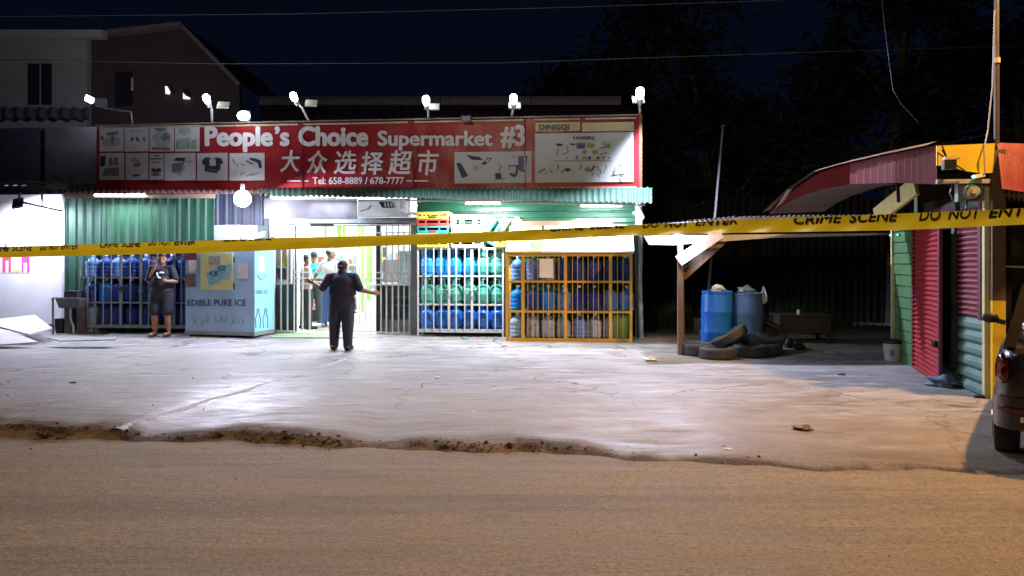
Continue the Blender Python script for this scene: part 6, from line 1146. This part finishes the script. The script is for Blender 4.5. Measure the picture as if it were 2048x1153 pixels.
# ================================================================== CAR
m_paint = M('dark_maroon_car_paint', (.006, .003, .0035), .3, .0, .1, 2, coat=.45); m_cglass = M('car_window_glass', (.01, .012, .014), .04, 0, 0, coat=1.0); m_trim = M('car_black_trim', (.015, .015, .016), .5); m_tail = M('tail_lamp_red', (.06, .003, .003), .08, 0, .1, coat=1.0); m_rim = M('alloy_rim', (.4, .4, .42), .3, .9); m_rub = M('car_tyre_rubber', (.018, .018, .019), .75)
CA = R(-36); cr_ = on_ground(1975, 893, .03); fw_ = Vector((math.sin(-CA), math.cos(CA), 0)); rt_ = Vector((math.cos(CA), math.sin(CA), 0))
base = Vector((4.30, 6.62, 0)) - fw_ * .55 + rt_ * .86
car = bpy.data.objects.new('parked_car', None); COL.objects.link(car); car.location = (base.x, base.y, .0); car.rotation_euler = (0, 0, CA); car.scale = (1, 1, 1.06); ANCH[car.name] = Vector(); tag(car, 'dark maroon car seen from behind, cut off by the right edge', 'car')
def cpart(name, mb, mat, smooth=50, sub=0, parent=car):
    me = mb.mesh(name, mat, smooth); o = bpy.data.objects.new(name, me); COL.objects.link(o); o.parent = parent
    if sub: m_ = o.modifiers.new('s', 'SUBSURF'); m_.levels = sub; m_.render_levels = sub; 
    return o
Wc, Lc = .86, 3.85
# body: cross-sections along the length, y forward from the rear bumper; each from sill to belt to bonnet centre
st = [(0.0, .62, .40, .42, .80, .70), (.06, .78, .30, .34, .92, .84), (.30, .84, .24, .26, .97, .90), (.9, .86, .22, .24, .98, .92), (1.9, .86, .22, .24, .96, .90), (2.7, .86, .22, .24, .94, .90), (3.3, .83, .24, .28, .86, .82), (3.7, .74, .28, .34, .74, .70), (3.85, .58, .36, .42, .62, .60)]
rings = []
for y, w_, zb_, zs_, zt_2, zc_ in st:
    rings.append([(-w_ * .7, y, zb_), (-w_ * .98, y, zs_ + .05), (-w_, y, (zs_ + zt_2) * .5), (-w_ * .97, y, zt_2 * .93), (-w_ * .88, y, zt_2), (-w_ * .4, y, zt_2 + .02), (w_ * .4, y, zt_2 + .02), (w_ * .88, y, zt_2), (w_ * .97, y, zt_2 * .93), (w_, y, (zs_ + zt_2) * .5), (w_ * .98, y, zs_ + .05), (w_ * .7, y, zb_)])
mb = MB(); mb.ring(rings); cpart('body', mb, m_paint, 60, 2)
gh = [(.10, .70, .95, .68, .98), (.42, .66, 1.0, .58, 1.36), (.9, .68, 1.0, .60, 1.46), (1.7, .70, 1.0, .61, 1.47), (2.25, .70, .98, .58, 1.36), (2.85, .70, .93, .66, .96)]
mb = MB(); mb.ring([[(-a_, y, z0 - .06), (-(a_ * .6 + b_ * .4), y, z0 * .5 + z1 * .5), (-b_, y, z1 - .02), (-b_ * .5, y, z1 + .015), (b_ * .5, y, z1 + .015), (b_, y, z1 - .02), ((a_ * .6 + b_ * .4), y, z0 * .5 + z1 * .5), (a_, y, z0 - .06)] for y, a_, z0, b_, z1 in gh]); cpart('cabin_glass', mb, m_cglass, 60, 1)
mb = MB(); mb.ring([[(-b_ - .012, y, z1 - .05), (-b_ * .9, y, z1 + .018), (-b_ * .4, y, z1 + .035), (b_ * .4, y, z1 + .035), (b_ * .9, y, z1 + .018), (b_ + .012, y, z1 - .05)] for y, a_, z0, b_, z1 in gh[1:5]], False); cpart('roof', mb, m_paint, 60, 1)
for s in (-1, 1):
    for (y0, y1, a0, a1) in ((.06, .42, .72, .60), (1.55, 1.6, .71, .615), (2.86, 2.24, .71, .59)):
        mb = MB(); mb.bar((s * a0, y0, .93), (s * a1, y1, 1.40), .085 if y0 < .1 else .05, .06, (0, 1, 0)); cpart('pillar', mb, m_paint)
    mb = MB(); mb.ring([[(s * .80, .035, .60), (s * .68, .015, .60), (s * .68, .03, .88), (s * .76, .05, .90)], [(s * .872, .22, .62), (s * .80, .15, .62), (s * .78, .17, .94), (s * .835, .26, .95)]]); tl = cpart('tail_light', mb, m_tail, 40, 1)
    for q, z in enumerate((.70, .80)): b_ = MB(); b_.sph((s * .77, .03, z), (.024, .015, .02), 10, 6); cpart('lamp_cell', b_, M('lamp_cell_glass', (.22, .02, .015) if q else (.2, .05, .04), .05, 0, .05, coat=1), 60, 0, tl)
    mi = MB(); mi.sph((s * .98, 2.35, 1.03), (.085, .04, .055), 12, 8); m_o = cpart('mirror', mi, m_trim, 60); mi = MB(); mi.bar((s * .84, 2.38, .98), (s * .95, 2.36, 1.01), .04, .05); cpart('mirror_arm', mi, m_trim, 40, 0, m_o)
    for y in (.62, 3.15):
        w_ = bpy.data.objects.new('wheel', None); COL.objects.link(w_); w_.parent = car; w_.location = (s * .755, y, .30); w_.rotation_euler = (0, R(90) * s, 0)
        pr = [(.62, -.42), (.80, -.5), (.95, -.45), (1.0, -.3), (1.0, .3), (.95, .45), (.80, .5), (.62, .42)]; a_ = MB(); n = 32; a_.ring([[(.30 * r_ * math.cos(6.28319 * j / n), .30 * r_ * math.sin(6.28319 * j / n), .19 * z) for j in range(n)] for r_, z in pr]); cpart('tyre', a_, m_rub, 40, 0, w_)
        a_ = MB(); a_.lathe([(.03, .075), (.05, .1), (.17, .085), (.185, .1), (.19, .06)], (0, 0, 0), 24)
        for k in range(5): a_.obox((.1 * math.cos(1.2566 * k), .1 * math.sin(1.2566 * k), .1), (.16, .045, .02), (0, 0, 1.2566 * k))
        cpart('rim', a_, m_rim, 40, 0, w_)
mb = MB(); mb.ring([[(x, y - .01, z) for x, y in ((-.84, .26), (-.80, .06), (-.55, -.03), (0, -.05), (.55, -.03), (.80, .06), (.84, .26))] for z in (.30, .36, .50, .55)], False); cpart('bumper', mb, m_paint, 60, 1)
mb = MB(); mb.ring([[(x, y - .025, z) for x, y in ((-.80, .10), (-.70, .0), (-.4, -.045), (0, -.055), (.4, -.045), (.70, .0), (.80, .10))] for z in (.44, .47)], False); cpart('bumper_strip', mb, M('dull_red_strip', (.10, .01, .012), .3), 60)
for s in (-1, 1): mb = MB(); mb.obox((s * .58, -.055, .40), (.12, .012, .04), (0, 0, -s * .18)); cpart('reflector', mb, M('reflector', (.6, .5, .45), .15, 0, .1, coat=1))
mb = MB(); mb.box(-.26, .26, -.062, -.05, .60, .72); cpart('number_plate', mb, m_cream)
mb = MB(); mb.ring([[(-.55, .075, 1.02), (.55, .075, 1.02)], [(-.5, .36, 1.36), (.5, .36, 1.36)]], False); cpart('rear_window', mb, m_cglass)
mb = MB(); mb.cyl((.45, -.03, .26), (.45, .25, .26), .03, n=10); cpart('exhaust', mb, m_rim)

# ================================================================== TAPE ACROSS THE YARD
m_tape = M('yellow_barrier_tape', (.95, .75, .03), .28, 0, .06, 3, .05, 8); m_tink = M('tape_black_print', (.01, .01, .01), .5)
prof_t = [(-160, 500, 521), (0, 494, 516), (200, 488.5, 511), (420, 481, 506), (600, 475.5, 499), (820, 470, 490), (1060, 460, 481.5), (1260, 450.5, 472), (1480, 440.5, 466), (1800, 428, 461), (2048, 417, 449.5), (2200, 410, 444)]
def lerp_t(px, k):
    for a_, b_ in zip(prof_t, prof_t[1:]):
        if a_[0] <= px <= b_[0]: t_ = (px - a_[0]) / (b_[0] - a_[0]); return a_[k] * (1 - t_) + b_[k] * t_
    return prof_t[-1][k]
PL, PR = Vector((-1024 / FPX * 4.2, 4.2)), Vector((1024 / FPX * 2.35, 2.35)); dl = PR - PL
def tdepth(px):
    rx = (px - 1024) / FPX; s = (rx * PL.y - PL.x) / (dl.x - rx * dl.y); return PL.y + dl.y * s
def tpos(px, f, back=0.0):                     # f: 0 at the top edge, 1 at the bottom edge
    yt, yb = lerp_t(px, 1), lerp_t(px, 2); Y = tdepth(px); wob = 1.0 * math.sin(px * .02) + .6 * math.sin(px * .051 + 1)
    fold = .44 - .44 * min(1, max(0, (px - 500) / 560)) if px < 1060 else 0.0
    b = 0.0
    if fold > 0.01: b = max(0, (fold - f) / fold) * .018
    else: b = .004 * math.sin(f * 3.1)
    return W(px, yt + (yb - yt) * f + wob * .3 * (1 - f), Y + b - back)
tp = thing('crime_scene_tape', 'yellow crime scene tape stretched across the whole view', 'tape', FW, W(1024, 475, tdepth(1024)))
xs_t = list(range(-150, 2200, 10)); mb = MB(); rows = []
for f in (0, .12, .24, .36, .44, .55, .7, .85, 1.0): rows.append([tpos(x, f) + Vector((0, .002 * math.sin(x * .07 + f * 4), 0)) for x in xs_t])
mb.ring(rows, False); part(tp, 'front_strip', mb, m_tape, 30)
mb = MB(); rows = []
for f in (0, .3, .6, .93): rows.append([tpos(x, f, -.012 - .01 * math.sin(f * 3.1)) for x in xs_t])
mb.ring(rows, False); part(tp, 'folded_back_strip', mb, m_tape, 30)
def tape_text(body, x0, x1, base_f, cap_f, shear=.25):
    vs_, fs_ = glyphs(body, shear); xs_2 = [p[0] for p in vs_]; a_, b_ = min(xs_2), max(xs_2); bm = bmesh.new()
    vv = [bm.verts.new(((x - a_) / (b_ - a_), base_f - y / _cap * cap_f, 0)) for x, y in vs_]
    for f in fs_:
        try: bm.faces.new([vv[i] for i in f])
        except ValueError: pass
    bmesh.ops.bisect_plane(bm, geom=bm.verts[:] + bm.edges[:] + bm.faces[:], plane_co=(0, .01, 0), plane_no=(0, -1, 0), clear_outer=True)
    bm.verts.index_update(); mb = MB()
    for k, (dx, dy) in enumerate(((0, 0), (.009, 0), (-.009, 0), (0, .03), (0, -.02))):
        n = len(mb.v)
        for v in bm.verts: mb.v.append(tuple(tpos(x0 + (x1 - x0) * (v.co.x + dx), max(.008, v.co.y + dy), .0022 + .0003 * k)))
        mb.f += [tuple(n + v.index for v in f.verts) for f in bm.faces]
    bm.free(); part(tp, 'lettering', mb, m_tink)
for b_, x0, x1, bf, cf in (('CRIME SCENE', 1100, 1252, .22, .52), ('DO NOT ENTER', 1285, 1476, .30, .55), ('CRIME SCENE', 1588, 1798, .42, .60), ('DO NOT ENTER', 1838, 2090, .46, .62), ('CRIME SCENE', -22, 66, .40, .50), ('DO NOT ENTER', 80, 156, .38, .50), ('CRIME SCENE', 200, 282, .32, .48), ('DO NOT ENTER', 297, 390, .27, .46), ('CRIME SCENE', 447, 545, .12, .40)):
    ws = b_.split(); tot = sum(len(w_) for w_ in ws) + .6 * (len(ws) - 1); cx = 0
    for w_ in ws: tape_text(w_, x0 + (x1 - x0) * cx / tot, x0 + (x1 - x0) * (cx + len(w_) - .1) / tot, bf, cf); cx += len(w_) + .6
